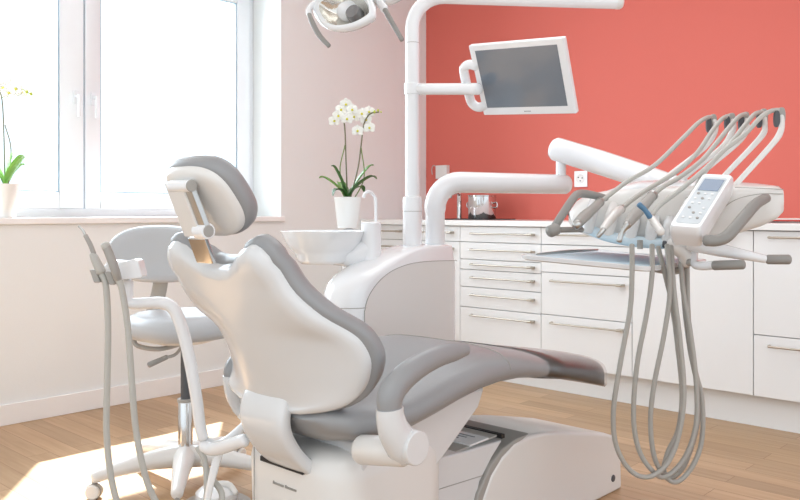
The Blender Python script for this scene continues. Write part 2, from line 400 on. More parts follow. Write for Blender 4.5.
def orchid(base, pr, ph, label, leaves, stems, flowers, buds, lw=.012, fr=.017, leafmat='leaf'):
    t = thing('orchid', base, label, 'potted plant')
    b = V(base)
    MB().lathe(b, [(pr * .68, 0), (pr * .72, .003), (pr * .97, ph * .97), (pr, ph), (pr * .93, ph), (pr * .9, ph * .85), (0, ph * .85)], 36).build('pot', 'ceramic', t)
    MB().lathe(b + V((0, 0, ph * .84)), [(0, 0), (pr * .9, 0), (pr * .9, ph * .05), (pr * .4, ph * .09), (0, ph * .1)], 24).build('soil', 'soil', t)
    for i, (tip, u, dk) in enumerate(leaves):
        mb = MB(); leaf(mb, b + V((0, 0, ph * .9)), tip, u, lw)
        o = mb.build('leaf', 'leaf_dark' if dk else leafmat, t, angle=80)
        s = o.modifiers.new('S', 'SOLIDIFY'); s.thickness = .0012
    for path, r, mt in stems: MB().tube([V(p) for p in path], r, 8, 6).build('stem', mt, t)
    for f, n in flowers:
        p, c_ = MB(), MB(); flower(p, c_, V(f), n, fr)
        o = p.build('flower', 'petal', t, angle=80); s = o.modifiers.new('S', 'SOLIDIFY'); s.thickness = .0006
        c_.build('flower_centre', 'petal_core', o)
    for p, r in buds: MB().lathe(V(p) - V((0, 0, r)), [(r * .3, 0), (r, r * .8), (r * .8, r * 1.6), (r * .2, r * 2.2)], 10).build('bud', 'bud', t)
    return t
D1 = 3.2
def o1(px, py, dd=0): return at(px, py, D1 + dd)
tocam = -FW + V((0, 0, -.05))
b1 = o1(347.5, 228)
fl1 = [(338.5, 116, 0), (346, 104.5, .02), (352.5, 110, 0), (341, 110, .03), (347, 119, -.02), (354, 117, .02), (334.5, 121, .01), (362, 114, 0), (369, 112, .02), (357.5, 131, -.01), (369.5, 128, .01), (366, 120, .02)]
orchid(b1, .0545, .122, 'white orchid in a white pot behind the rinsing bowl',
       [(o1(319, 178, .02), .02, 0), (o1(331, 166, -.02), .02, 1), (o1(374, 165, .03), .02, 0), (o1(377, 179, -.04), .028, 1), (o1(333, 196, -.03), .03, 1), (o1(339, 182, .08), .01, 0), (o1(364, 192, .05), .03, 1)],
       [([b1 + V((0, 0, .1)), o1(346, 160), o1(344.5, 125), o1(341, 112)], .0028, 'stem'), ([b1 + V((-.01, .01, .1)), o1(340, 172), o1(345, 145)], .0022, 'stem_green'),
        ([b1 + V((.01, 0, .1)), o1(358, 168), o1(361, 146), o1(364, 124), o1(370, 114), o1(379, 112)], .0028, 'stem'), ([b1 + V((.015, .01, .1)), o1(364, 178), o1(361, 147)], .0022, 'stem_green')],
       [(o1(x, y, d - .012), tocam + RT * random.uniform(-.5, .5) + V((0, 0, random.uniform(-.1, .3)))) for x, y, d in fl1],
       [(o1(374.5, 112), .006), (o1(378, 110.5), .005), (o1(381, 112), .004)], lw=.019, fr=.025)
# orchid on the window sill, cut by the left edge
D2 = onX(5, 217, -.06); d2 = (D2 - CAM).dot(FW)
def o2(px, py, dd=0): return at(px, py, d2 + dd)
b2 = V((D2.x, D2.y, WZ0))
orchid(b2, .067, .165, 'white orchid in a white pot on the sill by the left edge',
       [(o2(27, 157, -.05), .03, 0), (o2(25, 165, .04), .02, 0), (o2(15, 152, .03), .02, 0), (o2(-20, 158, 0), .04, 0), (o2(-12, 172, -.05), .03, 0)],
       [([b2 + V((0, 0, .14)), o2(4, 140), o2(2, 100), o2(-4, 84)], .003, 'stem'), ([b2 + V((.01, .01, .14)), o2(11, 150), o2(5, 125)], .0025, 'stem'), ([o2(2, 98), o2(8, 90), o2(20, 88), o2(30, 94)], .0022, 'stem_green')],
       [(o2(x, y, d), tocam + RT * random.uniform(-.5, .5) + V((0, 0, random.uniform(-.1, .3)))) for x, y, d in ((3, 88, 0), (-4, 92, .02), (9, 93, -.02), (16, 89, 0), (21, 92, .02), (-9, 84, 0), (12, 85, .02))],
       [(o2(27, 92), .008), (o2(31, 94), .008)], lw=.028, fr=.034, leafmat='leaf_light')

# ------------------------------------------------------------------ STOOL
def build_stool():
    ct = at(185.5, 463, 3.06); cx, cy = ct.x, ct.y
    t = thing('operator_stool', (cx, cy, 0), 'grey padded swivel stool on five castors beside the window', 'stool')
    zs = .60
    g = disk_grid((cx - .02, cy, zs - .045), (1, 0, 0), (0, 1, 0), .2, .2, 12, 2.4)
    MB().slab(g, [(V((0, 0, 0)), .8), (V((0, 0, .006)), .93), (V((0, 0, .03)), 1), (V((0, 0, .055)), .99), (V((0, 0, .08)), .93), (V((0, 0, .092)), .8)]).build('seat', 'leather_pale', t, angle=75)
    MB().lathe((cx - .02, cy, zs - .068), [(.05, 0), (.1, .004), (.15, .02), (.155, .03)], 30).build('seat_pan', 'plastic', t)
    cb = at(161, 254, 3.25)
    zb = V((0, 0, 1)); ax = RT; ay = V((0, 0, 1)); g = disk_grid(cb, ax, ay, .195, .115, 12, 2.6)
    for r in g:
        for p in r:
            u = (p - cb).dot(RT) / .195; p += -FW * .06 * u * u
    MB().slab(g, [(FW * -.03, .86), (FW * -.022, .95), (FW * -.0, 1), (FW * .015, .97), (FW * .025, .88)]).build('backrest', 'leather_pale', t, angle=75)
    s0 = cb + FW * .02 + V((0, 0, -.06)); s1 = at(152, 318, 3.32)
    MB().tube([s0, (s0 + s1) / 2 + FW * .02, s1, V((s1.x, s1.y, .55)), V((cx, cy, .54))], .03, 12, 6, flat=.35, up=RT).build('back_support', 'plastic_grey', t)
    pa = at(182, 350, 3.0)
    MB().tube([V((cx - .0, cy, .545)), at(176, 354, 2.98), at(163, 358, 2.95)], .006, 10, 5).build('lever', 'plastic_grey', t)
    MB().tube([at(167, 357, 2.96), at(149, 365, 2.93)], [.009, .011], 10, 1).build('lever_grip', 'grip', t)
    MB().tube([V((cx, cy, .535)), at(160, 349, 3.0), at(138, 346, 2.99), at(134, 338, 3.0), at(137, 333, 3.04)], .009, 10, 5).build('mechanism_bar', 'plastic_grey', t)
    MB().cyl((cx, cy, .30), (cx, cy, .55), .018).build('gas_piston', 'darkgrey', t)
    col = MB().lathe((cx, cy, .1), [(.027, 0), (.027, .215), (.024, .222), (.024, .225)], 30).build('gas_column', 'chrome', t)
    MB().lathe((cx, cy, .312), [(.03, 0), (.03, .012)], 30).build('collar', 'plastic_grey', t)
    hub = MB().lathe((cx, cy, .085), [(.035, 0), (.055, .0), (.052, .03), (.036, .05), (.03, .055)], 30).build('hub', 'plastic', t)
    a0 = math.atan2(-3.24 - cy, 1.27 - cx) 
    for k in range(5):
        a = a0 + k * 2 * math.pi / 5; d = V((math.cos(a), math.sin(a), 0)); c0 = V((cx, cy, 0)); R = .325
        MB().tube([c0 + d * .02 + V((0, 0, .108)), c0 + d * .12 + V((0, 0, .108)), c0 + d * R * .75 + V((0, 0, .092)), c0 + d * R + V((0, 0, .075))], [.044, .036, .027, .021], 12, 6, up=V((0, 0, 1)), flat=1.0).build('leg', 'plastic', t)
        w = V((-d.y, d.x, 0)) if k % 2 else (d * .6 + V((-d.y, d.x, 0))).normalized(); cc = c0 + d * (R + .0) + V((0, 0, .0265))
        hd = MB(); hd.tube([cc + V((0, 0, .05)), cc + V((0, 0, .03))], .009, 8, 1)
        for s in (0,):
            pts = []
            hd.lathe(cc, [(.006, -.009), (.0285, -.009), (.0285, .009), (.006, .009)], 20, axis=w)
        ca = hd.build('castor', 'plastic_grey', t)
        for s in (-1, 1):
            MB().lathe(cc + w * .016 * s, [(.004, -.006), (.022, -.007), (.026, -.004), (.026, .004), (.022, .007), (.004, .006)], 20, axis=w).build('wheel', 'darkgrey' if k == 2 else 'plastic', ca)
build_stool()

# ------------------------------------------------------------------ DENTAL CHAIR
AX = 2.46
ch = thing('dental_chair', (AX, -2.6, 0), 'white and grey reclining dental treatment chair in the middle of the room', 'dental chair')
# --- backrest
Rp = [(274, 245, .2), (286, 264, .208), (302, 288, .228), (330, 312, .268), (358, 328, .298), (371, 339, .312), (380, 356, .316), (380, 372, .306), (374, 388, .285), (360, 402, .25), (340, 409, .20), (315, 412, .13)]
RR = []
for px, py, w in Rp: p = onX(px, py, AX + w); RR.append((w, p.y, p.z))
RR = [tuple(p) for p in cr([V(r) for r in RR], 3)]
def midY(z): return -3.345 - .45 * (z - .6)
rows = []
NU = 24
def ztop(u):
    a = abs(u)
    pts = [(0, .921), (.25, .926), (.45, .945), (.62, .967), (.8, .976), (.92, .966), (1, .948)]
    for (a0, z0), (a1, z1) in zip(pts, pts[1:]):
        if a <= a1: s = (a - a0) / (a1 - a0); s = s * s * (3 - 2 * s); return z0 + (z1 - z0) * s
    return .948
w, y, z = RR[0]
def row(w, yw, z, f=None):
    r = []
    for j in range(NU + 1):
        u = -1 + 2 * j / NU; zz = z if f is None else f(u, z)
        ym = midY(zz); wing = (yw - midY(z))
        wl2 = .228 if z > .62 else (w if w < .228 else .228)
        r.append(V((AX + (w if u > 0 else wl2) * u, ym + wing * abs(u) ** 2.2, zz)))
    return r
rows.append([V((AX + (RR[0][0] * .98 if u > 0 else .226) * u, midY(ztop(u)) + (RR[0][1] - midY(RR[0][2])) * abs(u) ** 2.2, ztop(u))) for u in [-1 + 2 * j / NU for j in range(NU + 1)]])
zt0 = RR[3][2]
rows.append([V((AX + (RR[0][0] if u > 0 else .228) * u, midY(z_) + (RR[0][1] - midY(RR[0][2])) * abs(u) ** 2.2, z_)) for u in [-1 + 2 * j / NU for j in range(NU + 1)] for z_ in [ztop(u) * .55 + zt0 * .45]])
for w, y, z in RR[3:]:
    k = max(0, min(1, (.60 - z) / .06))
    rows.append(row(w, y, z))
# rounded bottom
wl_, yl_, zl_ = RR[-1]
rows.append(row(wl_ * .5, yl_, zl_ - .008))
front = V((0, .91, .41)); back = -front
cushion = MB().slab(rows, [(back * .014, .95), (back * .008, .99), (front * .004, 1.0), (front * .024, .985), (front * .036, .94), (front * .042, .86)])
cushion.build('backrest_cushion', 'leather', ch, angle=75)
srows = rows
shell = MB().slab(srows, [(front * .0, .955), (back * .018, .955), (back * .028, .945), (back * .038, .91), (back * .044, .84)])
sh = shell.build('backrest_shell', 'plastic_warm', ch, angle=75)
# --- headrest
hc = onX(205, 199, AX - .01); up_ = V((0, -.6, .8)); nf = V((0, .8, .6))
g = disk_grid(hc, (1, 0, 0), up_, .119, .104, 14, 2.9)
for r in g:
    for p in r:
        u = (p.x - hc.x) / .128; p += nf * .02 * u * u
MB().slab(g, [(nf * -.008, .93), (nf * -.004, .98), (nf * .008, 1.0), (nf * .024, .99), (nf * .036, .93), (nf * .042, .84)]).build('headrest_cushion', 'leather', ch, angle=75)
MB().slab(g, [(nf * .004, .93), (nf * -.012, .925), (nf * -.020, .90), (nf * -.026, .82)]).build('headrest_shell', 'plastic', ch, angle=75)
h1 = onX(186, 186, AX + .02); h2 = onX(203, 231, AX + .025)
MB().cyl(h1 + V((-.06, 0, 0)), h1 + V((.02, 0, 0)), .0145).build('headrest_hinge', 'plastic_white', ch, bevel=.002); MB().cyl(h2 + V((-.02, 0, 0)), h2 + V((.022, 0, 0)), .0185).build('headrest_hinge', 'plastic_white', ch, bevel=.002)
for h in (h1, h2): MB().cyl(h + V((.02, 0, 0)), h + V((.024, 0, 0)), .0135).build('hinge_cap', 'plastic_grey', ch, bevel=.001)
dv = (h2 - h1); dn = dv.normalized(); nb = V((0, dn.z, -dn.y))
MB().obox((h1 + h2) / 2 + V((-.035, 0, 0)) + nb * .004, (1, 0, 0), dn, nb, .034, dv.length / 2 + .012, .007).build('headrest_link', 'plastic', ch, bevel=.004)
MB().obox((h1 + h2) / 2 + V((.008, 0, 0)) - nb * .002, (1, 0, 0), dn, nb, .015, dv.length / 2, .008).build('headrest_link', 'steel', ch, bevel=.003)
hm = onX(202, 250, AX - .01); hd2 = V((0, .38, -.92))
MB().obox(hm, (1, 0, 0), hd2, V((0, .92, .38)), .034, .032, .006).build('headrest_bar', 'chrome', ch, bevel=.003)
# --- seat and leg rest
ST = [(-3.345, .556, .52, .14), (-3.335, .57, .50, .18), (-3.30, .582, .475, .215), (-3.22, .588, .462, .245), (-3.12, .602, .467, .258), (-3.03, .626, .483, .262), (-2.94, .65, .503, .266), (-2.85, .662, .52, .268),
      (-2.75, .655, .53, .268), (-2.65, .632, .53, .268), (-2.55, .606, .518, .268), (-2.45, .58, .502, .266), (-2.35, .558, .476, .264), (-2.27, .538, .456, .26), (-2.21, .519, .441, .256)]
def seat_ring(y, zt, zb, w, bulge=0, e=2.7, n=48, grow=0):
    c = (zt + zb) / 2; hz = (zt - zb) / 2 + grow; out = []
    for k in range(n):
        a = 2 * math.pi * k / n; ca, sa = math.cos(a), math.sin(a)
        u = math.copysign(abs(ca) ** (2 / e), ca); v = math.copysign(abs(sa) ** (2 / (2.3 + max(0, (y + 2.6)) * 5)), sa)
        dip = -.010 * (1 - u * u) if v > 0 else 0
        out.append(V((AX + .02 + (w + grow) * u, y + bulge * (1 - u * u), c + hz * v + dip * v)))
    return out
def bul(y): return max(0, (y + 2.85) / .64) ** 1.5 * .2
rings = [seat_ring(y, zt, zb, w, bul(y)) for y, zt, zb, w in ST]
y, zt, zb, w = ST[0]; rings.insert(0, seat_ring(y - .012, (zt + zb) / 2 + .004, (zt + zb) / 2 - .004, w * .8))
y, zt, zb, w = ST[-1]; rings.append(seat_ring(y + .012, zt - .01, zb + .01, w * .94, bul(y)))
MB().loft(rings).build('seat_cushion', 'leather', ch, angle=70)
pr = [seat_ring(y, zt, zb, w, bul(y), grow=.004) for y, zt, zb, w in ST if y > -2.56]
pr.insert(0, seat_ring(-2.555, .603, .519, .2675, bul(-2.555), grow=-.002))
pr.append(seat_ring(-2.19, .512, .447, .25, bul(-2.2), grow=.004))
MB().loft(pr, cap=False).build('protective_cover', 'film', ch, angle=70)
# seams
for yy, in ((-2.75,),):
    k = min(range(len(ST)), key=lambda i: abs(ST[i][0] - yy)); y, zt, zb, w = ST[k]
    rg = seat_ring(y, zt, zb, w, bul(y), grow=.0006); MB().tube(rg[:25], .0016, 6, 1).build('seam', 'plastic_grey', ch)
# --- armrests
def armrest(X, s):
    pts = [onX(a, b, 2.84) for a, b in ((393, 414), (394, 396), (405, 380), (423, 366), (442, 356.5), (458, 352), (470, 350))]
    oy, oz = (0, 0) if s > 0 else (.035, -.03)
    pts = [V((X, p.y + oy, p.z + oz)) for p in pts]
    ar = MB().tube(pts, [.023, .026, .024, .022, .020, .018, .011], 18, 6, up=(1, 0, 0), flat=1.3).build('armrest_pad', 'leather', ch)
    p0 = onX(397, 411, 2.84); p1 = onX(408, 441, 2.84); p2 = onX(420, 446, 2.84)
    def q(px, py): p = onX(px, py, 2.84); return V((X, p.y + oy, p.z + oz * .6))
    MB().tube([q(393, 409), q(393.5, 418), q(397, 431), q(404, 443), q(410, 449)], [.0270, .0275, .030, .033, .034], 20, 6, up=(1, 0, 0), flat=1.28, round_ends=False).build('armrest_stem', 'plastic_warm', ch, angle=60)
    cc = q(409, 446)
    MB().cyl(cc, cc + V((s * .038, 0, 0)), .040, .038, 36).build('armrest_pivot', 'plastic_warm', ch, bevel=.003)
    j = V((X, cc.y - .01, cc.z - .012)); j2 = V((X - s * .12, cc.y - .02, cc.z - .03))
    MB().tube([j, j2], .034, 20, 1).build('armrest_joint', 'plastic', ch)
armrest(2.83, 1); armrest(2.20, -1)
# --- under-seat structure
def yz(px, py, X=2.6): p = onX(px, py, X); return (p.y, p.z)
poly = [yz(546, 389), yz(510, 396), yz(478, 409), yz(440, 432), yz(395, 452), yz(340, 462), yz(330, 500), yz(408, 500), yz(441, 457), yz(478, 425), yz(505, 408)]
e_ = [yz(a, b, 2.66) for a, b in ((479, 408), (462, 432), (443, 459), (425, 480), (408, 503))]
poly = [V((2.27, y, z)) for y, z in [(e_[0][0] + .03, .53), (-2.85, .53), (-2.95, .51), (-3.10, .475), (-3.24, .47), (-3.24, .25), (-3.05, .22)] + e_[::-1]]
MB().prism(poly, (.39, 0, 0)).build('seat_support', 'plastic_warm', ch, bevel=.010)
body = MB()
def rr(x0, x1, y0, y1, z, r, n=6):
    out = []
    for cx_, cy_, a0 in ((x1 - r, y1 - r, 0), (x0 + r, y1 - r, 90), (x0 + r, y0 + r, 180), (x1 - r, y0 + r, 270)):
        for k in range(n + 1):
            a = math.radians(a0 + 90 * k / n); out.append(V((cx_ + r * math.cos(a), cy_ + r * math.sin(a), z)))
    return out
bx0, bx1, by0, by1 = 2.255, 2.665, -3.31, -2.9
body.loft([rr(bx0 + .02, bx1 - .02, by0 + .04, by1, .02, .08), rr(bx0, bx1, by0 + .01, by1, .12, .09), rr(bx0, bx1, by0, by1, .38, .09), rr(bx0 + .008, bx1 - .006, by0 + .008, by1, .42, .085), rr(bx0 + .03, bx1 - .03, by0 + .03, by1, .442, .07), rr(bx0 + .06, bx1 - .06, by0 + .06, by1, .448, .05)])
bd = body.build('chair_body', 'plastic', ch, angle=60)
# hinge strap carrying the backrest
hp = [(p.y, p.z) for p in [onX(a, b, 2.46) for a, b in ((265, 384), (265, 402), (268, 422), (275, 440), (286, 454), (298, 463))]]
hp[0] = (hp[0][0] + .05, hp[0][1]); hp[1] = (hp[1][0] + .016, hp[1][1])
ringsh = []
P = cr([V((0, y, z)) for y, z in hp], 5)
for i, p in enumerate(P):
    T = (P[min(i + 1, len(P) - 1)] - P[max(i - 1, 0)]).normalized(); n = V((0, T.z, -T.y)); f = i / (len(P) - 1)
    xc = AX + .0 + .01 * f; w = .086
    ringsh.append(superell(V((xc, p.y - .012, p.z)), (1, 0, 0), n, w, .02, 24, 5))
MB().loft(ringsh).build('backrest_hinge', 'plastic_warm', ch, angle=50)
sl = V((0, by0 - .001, .40)); MB().obox((2.45, by0 - .001, .392), (1, 0, -.0), (0, 1, 0), (0, 0, 1), .085, .006, .006).build('hinge_slot', 'dark', ch)
lg = MB()
for k in range(17):
    if k == 8: continue
    x = 2.41 + k * .0055; lg.box((x, by0 - .0012, .335 + .0), (x + .0036, by0 + .004, .340 + (.0025 if k in (0, 9) else 0)))
lg.build('maker_lettering', 'plastic_grey', ch)
MB().tube([(bx0 + .075, by0 - .0, .42), (bx0 + .075, by0 - .0, .1)], .0012, 6, 1).build('body_seam', 'plastic_grey', ch)
# --- base with the sliding covers
prof = [(-1.835, 0), (-1.84, .12), (-1.855, .175), (-1.885, .205), (-1.95, .228), (-2.1, .262), (-2.25, .295), (-2.36, .314), (-2.45, .319), (-2.52, .31), (-2.585, .283), (-2.64, .24), (-2.68, .18), (-2.71, .09), (-2.72, 0)]
def bprism(pf, x0, x1): return MB().prism([V((x0, y, z)) for y, z in pf], (x1 - x0, 0, 0))
bprism(prof, 2.27, 2.6).build('base_cover', 'plastic', ch, bevel=.014, seg=4)
band = [(-2.42, .327), (-2.50, .324), (-2.57, .307), (-2.63, .27), (-2.69, .2), (-2.73, .1), (-2.74, 0), (-2.70, 0), (-2.68, .1), (-2.64, .2), (-2.58, .27), (-2.5, .30)]
bprism([(y - .008, z - .004) for y, z in band], 2.28, 2.596).build('base_trim', 'plastic_grey', ch, bevel=.006)
MB().cyl((2.59, -1.905, .055), (2.603, -1.905, .055), .013, seg=20).build('base_screw', 'darkgrey', ch, bevel=.002)
lc = [yz(a, b, 2.585) for a, b in ((440, 458), (470, 450), (503, 440), (492, 458), (480, 482), (476, 500))]
MB().prism([V((2.3, y, z)) for y, z in [(lc[0][0] - .1, lc[0][1])] + lc + [(lc[-1][0], .0), (-3.0, .0)]], (.285, 0, 0)).build('lift_cover', 'plastic_warm', ch, bevel=.006)
zl0 = (lc[0][1] + lc[2][1]) / 2
MB().tube([V((2.586, *yz(430, 492, 2.585))), V((2.586, *yz(484, 475, 2.585)))], .0012, 6, 1).build('cover_seam', 'plastic_grey', ch)
MB().obox((2.43, -2.67, zl0 + .003), (1, 0, 0), (0, 1, .04), (0, -.04, 1), .14, .10, .003).build('lift_top', 'plastic_grey', ch, bevel=.002)
MB().obox((2.44, -2.56, zl0 + .006), (1, 0, 0), (0, 1, 0), (0, 0, 1), .145, .008, .006).build('cover_gap', 'dark', ch)
MB().obox((2.49, -2.665, zl0 + .008), (1, 0, 0), (0, 1, .04), (0, -.04, 1), .085, .045, .003).build('data_plate', 'plastic_white', ch, bevel=.001)
dp = MB()
for k in range(3): dp.obox((2.49 - .005 * k, -2.645 - .018 * k, zl0 + .0125 - .0007 * k), (1, 0, 0), (0, 1, .04), (0, -.04, 1), .05 - .012 * k, .0025, .0006)
dp.build('plate_lettering', 'ink', ch)

# ------------------------------------------------------------------ CUSPIDOR UNIT
cu = thing('cuspidor_unit', (1.93, -2.35, 0), 'white spittoon unit with a rinsing bowl behind the chair', 'dental unit')
def stadium(x0, x1, yn, yf, r, z, n=14):
    cx_ = (x0 + x1) / 2; out = []
    for k in range(n + 1):
        a = math.pi + math.pi * k / n; out.append(V((cx_ + (x1 - x0) / 2 * math.cos(a), yn + r + r * math.sin(a), z)))
    for cxx, a0 in ((x1 - .03, 0), (x0 + .03, 90)):
        for k in range(5):
            a = math.radians(a0 + 90 * k / 4); out.append(V((cxx + .03 * math.cos(a), yf - .03 + .03 * math.sin(a), z)))
    return out
X0, X1, YF = 1.87, 2.06, -2.135
st = [(0, -2.72), (.70, -2.72), (.745, -2.712), (.775, -2.695), (.80, -2.665), (.82, -2.625), (.84, -2.575), (.858, -2.525), (.875, -2.475), (.888, -2.42), (.897, -2.36)]
rg = []
for i, (z, yn) in enumerate(st):
    k = 0 if z < .82 else (z - .82) / .077 * .012
    rg.append(stadium(X0 + k, X1 - k, yn, YF - k * .5, .085, z))
rg.append(stadium(X0 + .03, X1 - .03, -2.33, YF - .025, .1, .901))
MB().loft(rg).build('unit_body', 'plastic_white', cu, angle=70)
sp = [onX(a, b, X1 + .001) for a, b in ((457, 260.5), (435, 261), (414, 263), (398, 268), (386, 275), (376, 285), (368.5, 297), (365, 310), (364.5, 330))]
pan = [(YF - .03, .04), (YF - .03, sp[0].z)] + [(p.y, p.z) for p in sp[1:]] + [(sp[-1].y, .04)]
MB().prism([V((X1 - .01, y, z)) for y, z in pan], (.0115, 0, 0)).build('side_panel', 'plastic', cu)
MB().tube([V((X1 + .001, p.y, p.z)) for p in sp] + [V((X1 + .001, sp[-1].y, .06))], .0014, 6, 4).build('panel_seam', 'plastic_grey', cu)
zs_ = onX(364, 308, X1).z
MB().tube([p for p in stadium(X0 - .0005, X1 + .0008, -2.7205, YF, .085, zs_)[5:15]], .0012, 6, 1).build('panel_seam', 'plastic_grey', cu)
sh2 = at(349, 229.5, 3.2); MB().lathe((sh2.x, sh2.y, sh2.z - .012), [(0, 0), (.075, 0), (.08, .004), (.08, .0085), (0, .0085)], 36).build('shelf', 'plastic_white', cu)
MB().tube([V((sh2.x, sh2.y, sh2.z - .012)), V((sh2.x + .03, sh2.y - .02, .8)), V((1.9, -2.45, .75))], .03, 14, 5).build('shelf_bracket', 'plastic_white', cu)
bc = at(324, 231, 3.0); zr = bc.z
bowl = MB().lathe((bc.x, bc.y, 0), [(.0, zr - .105), (.05, zr - .105), (.06, zr - .12), (.085, zr - .12), (.1, zr - .105), (.105, zr - .085), (.12, zr - .07), (.14, zr - .045), (.157, zr - .008), (.161, zr), (.155, zr + .001), (.15, zr - .008), (.135, zr - .04), (.09, zr - .08), (0, zr - .09)], 48)
bowl.build('rinsing_bowl', 'glassware', cu, angle=50)
kb = at(371, 240, 2.97)
f1 = V((kb.x, kb.y, 0))
zt_ = at(371, 222, 2.97).z; zb_ = at(371, 258, 2.97).z
MB().loft([rr(kb.x - .035, kb.x + .035, kb.y - .035, kb.y + .035, zb_ - .12, .03), rr(kb.x - .035, kb.x + .035, kb.y - .035, kb.y + .035, zt_ - .004, .03), rr(kb.x - .031, kb.x + .031, kb.y - .031, kb.y + .031, zt_, .027)]).build('filler_block', 'plastic_white', cu)
MB().tube([V((bc.x + .03, bc.y + .02, zr - .085)), V((bc.x + .1, bc.y + .06, zr - .09)), V((kb.x, kb.y, zr - .06))], .04, 16, 6, flat=.9).build('bowl_arm', 'plastic_white', cu)
MB().tube([at(376, 224, 2.98), at(376, 204, 2.98), at(374.5, 196, 2.98), at(370, 192, 2.97), at(365.5, 193, 2.96), at(364, 197, 2.96)], .0062, 12, 6).build('cup_filler', 'plastic_white', cu)
PX1 = V((1.965, onX(412.3, 245, 1.965).y, 0)); PX2 = V((1.965, onX(435, 245, 1.965).y, 0))
def zat(py, p): d = (p - CAM).dot(FW); return H - (py - HY) / F * d
MB().lathe(PX1, [(.0365, .88), (.0365, zat(200, PX1) - .0), (.034, zat(197, PX1)), (.026, zat(196, PX1))], 36).build('post_sleeve', 'plastic_white', cu)
MB().lathe(PX1, [(.0372, zat(211.5, PX1)), (.0372, zat(211, PX1))], 36).build('sleeve_seam', 'plastic_grey', cu)

# lamp pole
lp = thing('lamp_pole', (PX1.x, PX1.y, .95), 'tall white upright pole bending into a horizontal arm at the top', 'pole')
dP = (PX1 - CAM).dot(FW); r0 = .0272
ztopp = zat(-4, PX1)
def pp_(px, py, d): return at(px, py, d)
arm_end = at(617, 2.2, 3.19)
corner = V((PX1.x, PX1.y, ztopp)); dirA = (V((arm_end.x, arm_end.y, ztopp)) - corner).normalized(); RB = .125
path = [V((PX1.x, PX1.y, .92)), corner - V((0, 0, RB + .25))]
for k in range(9):
    a = math.radians(90 * k / 8); path.append(corner - V((0, 0, RB)) + dirA * RB * (1 - math.cos(a)) + V((0, 0, RB * math.sin(a))))
path.append(V((arm_end.x, arm_end.y, arm_end.z)))
MB().tube(path, r0, 28, 1, round_ends=False).build('pole', 'plastic_white', lp, angle=60)
MB().lathe((PX1.x, PX1.y, 0), [(r0 + .0006, zat(43.5, PX1)), (r0 + .0006, zat(43, PX1))], 30).build('pole_seam', 'plastic_grey', lp)
MB().tube([arm_end - dirA * .005, arm_end + dirA * .012], .0276, 28, 1).build('arm_joint', 'plastic', lp)
# upper spring arm that carries the lamp, out of the picture above
LPC = at(362, 8, 2.45)
lt = MB(); e0 = arm_end + V((0, 0, .0))
MB().cyl(e0, e0 + V((0, 0, .10)), .02).build('arm_pivot', 'plastic', lp)
MB().tube([e0 + V((0, 0, .10)), V(LPC) + V((.02, .03, .34))], .02, 16, 1).build('spring_arm', 'plastic_white', lp)

# lamp
la = thing('treatment_lamp', LPC, 'twin reflector treatment lamp hanging at the top of the picture', 'lamp')
MB().tube([LPC + V((.02, .03, .36)), LPC + V((.01, .02, .2)), LPC + V((0, 0, .1)), LPC + RT * .02 + V((0, 0, .05))], .017, 14, 6).build('lamp_neck', 'plastic_white', la)
def eye(c, ax, ay, rx, ry, n=36, pw=1.5):
    out = []
    for k in range(n):
        a = 2 * math.pi * k / n; ca, sa = math.cos(a), math.sin(a)
        out.append(c + ax * rx * ca + ay * ry * math.copysign(abs(sa) ** pw, sa))
    return out
def lamp_head(c, ax, ay, rx, ry, mt):
    n = ax.cross(ay).normalized()
    if n.dot(FW) < 0: n = -n          # n points away from the camera: into the reflector
    fr = MB().loft([eye(c, ax, ay, rx * .80, ry * .74), eye(c - n * .012, ax, ay, rx * .86, ry * .84), eye(c - n * .008, ax, ay, rx * .97, ry * .97), eye(c + n * .004, ax, ay, rx, ry), eye(c + n * .018, ax, ay, rx * .93, ry * .92), eye(c + n * .02, ax, ay, rx * .8, ry * .74)], cap=False)
    o = fr.build('lamp_frame', 'clear_plastic' if mt == 'x' else 'glassware', la, angle=60)
    k = MB().loft([eye(c + n * .0, ax, ay, rx * .8, ry * .76), eye(c + n * .03, ax, ay, rx * .66, ry * .62), eye(c + n * .05, ax, ay, rx * .4, ry * .36), eye(c + n * .056, ax, ay, rx * .1, ry * .1)], cap=True)
    k.f.pop(-2) if False else None
    k2 = MB(); k2.loft([eye(c + n * .0, ax, ay, rx * .8, ry * .76), eye(c + n * .03, ax, ay, rx * .66, ry * .62), eye(c + n * .05, ax, ay, rx * .4, ry * .36), eye(c + n * .056, ax, ay, rx * .02, ry * .02)], cap=False)
    k2.build('reflector', mt, la, angle=60)
    b = MB().lathe(c + ax * rx * .27 + n * .02, [(.004, -.022), (.022, -.020), (.026, -.01), (.026, .01), (.02, .02)], 24, axis=n); b.build('bulb_shield', 'lens', la)
c1 = at(343.5, 9, 2.42)
axl = (at(380, 27, 2.33) - at(308, 10, 2.5)).normalized(); ayl = (V((0, 0, 1)) * .85 + (-FW) * -.4 + RT * .0).normalized()
ayl = (ayl - axl * ayl.dot(axl)).normalized()
lamp_head(c1, axl, ayl, .128, .075, 'reflector')
c2 = at(386, -13, 2.5)
ax2 = (at(404, 2, 2.45) - at(370, -12, 2.55)).normalized(); ay2 = (ayl - ax2 * ayl.dot(ax2)).normalized()
lamp_head(c2, ax2, ay2, .085, .06, 'gold')
MB().tube([c1 + FW * .04, (c1 + c2) / 2 + FW * .06, c2 + FW * .05], .03, 14, 5).build('lamp_bridge', 'plastic_white', la)
MB().tube([at(309, 14, 2.45), at(312, 22, 2.44), at(319, 35, 2.43), at(329, 46, 2.42)], [.007, .0085, .0085, .007], 12, 6).build('lamp_handle', 'grip', la)
MB().tube([at(309, 14, 2.45), at(309, 9, 2.47), at(314, 3, 2.48)], .009, 10, 4).build('handle_mount', 'plastic_white', la)
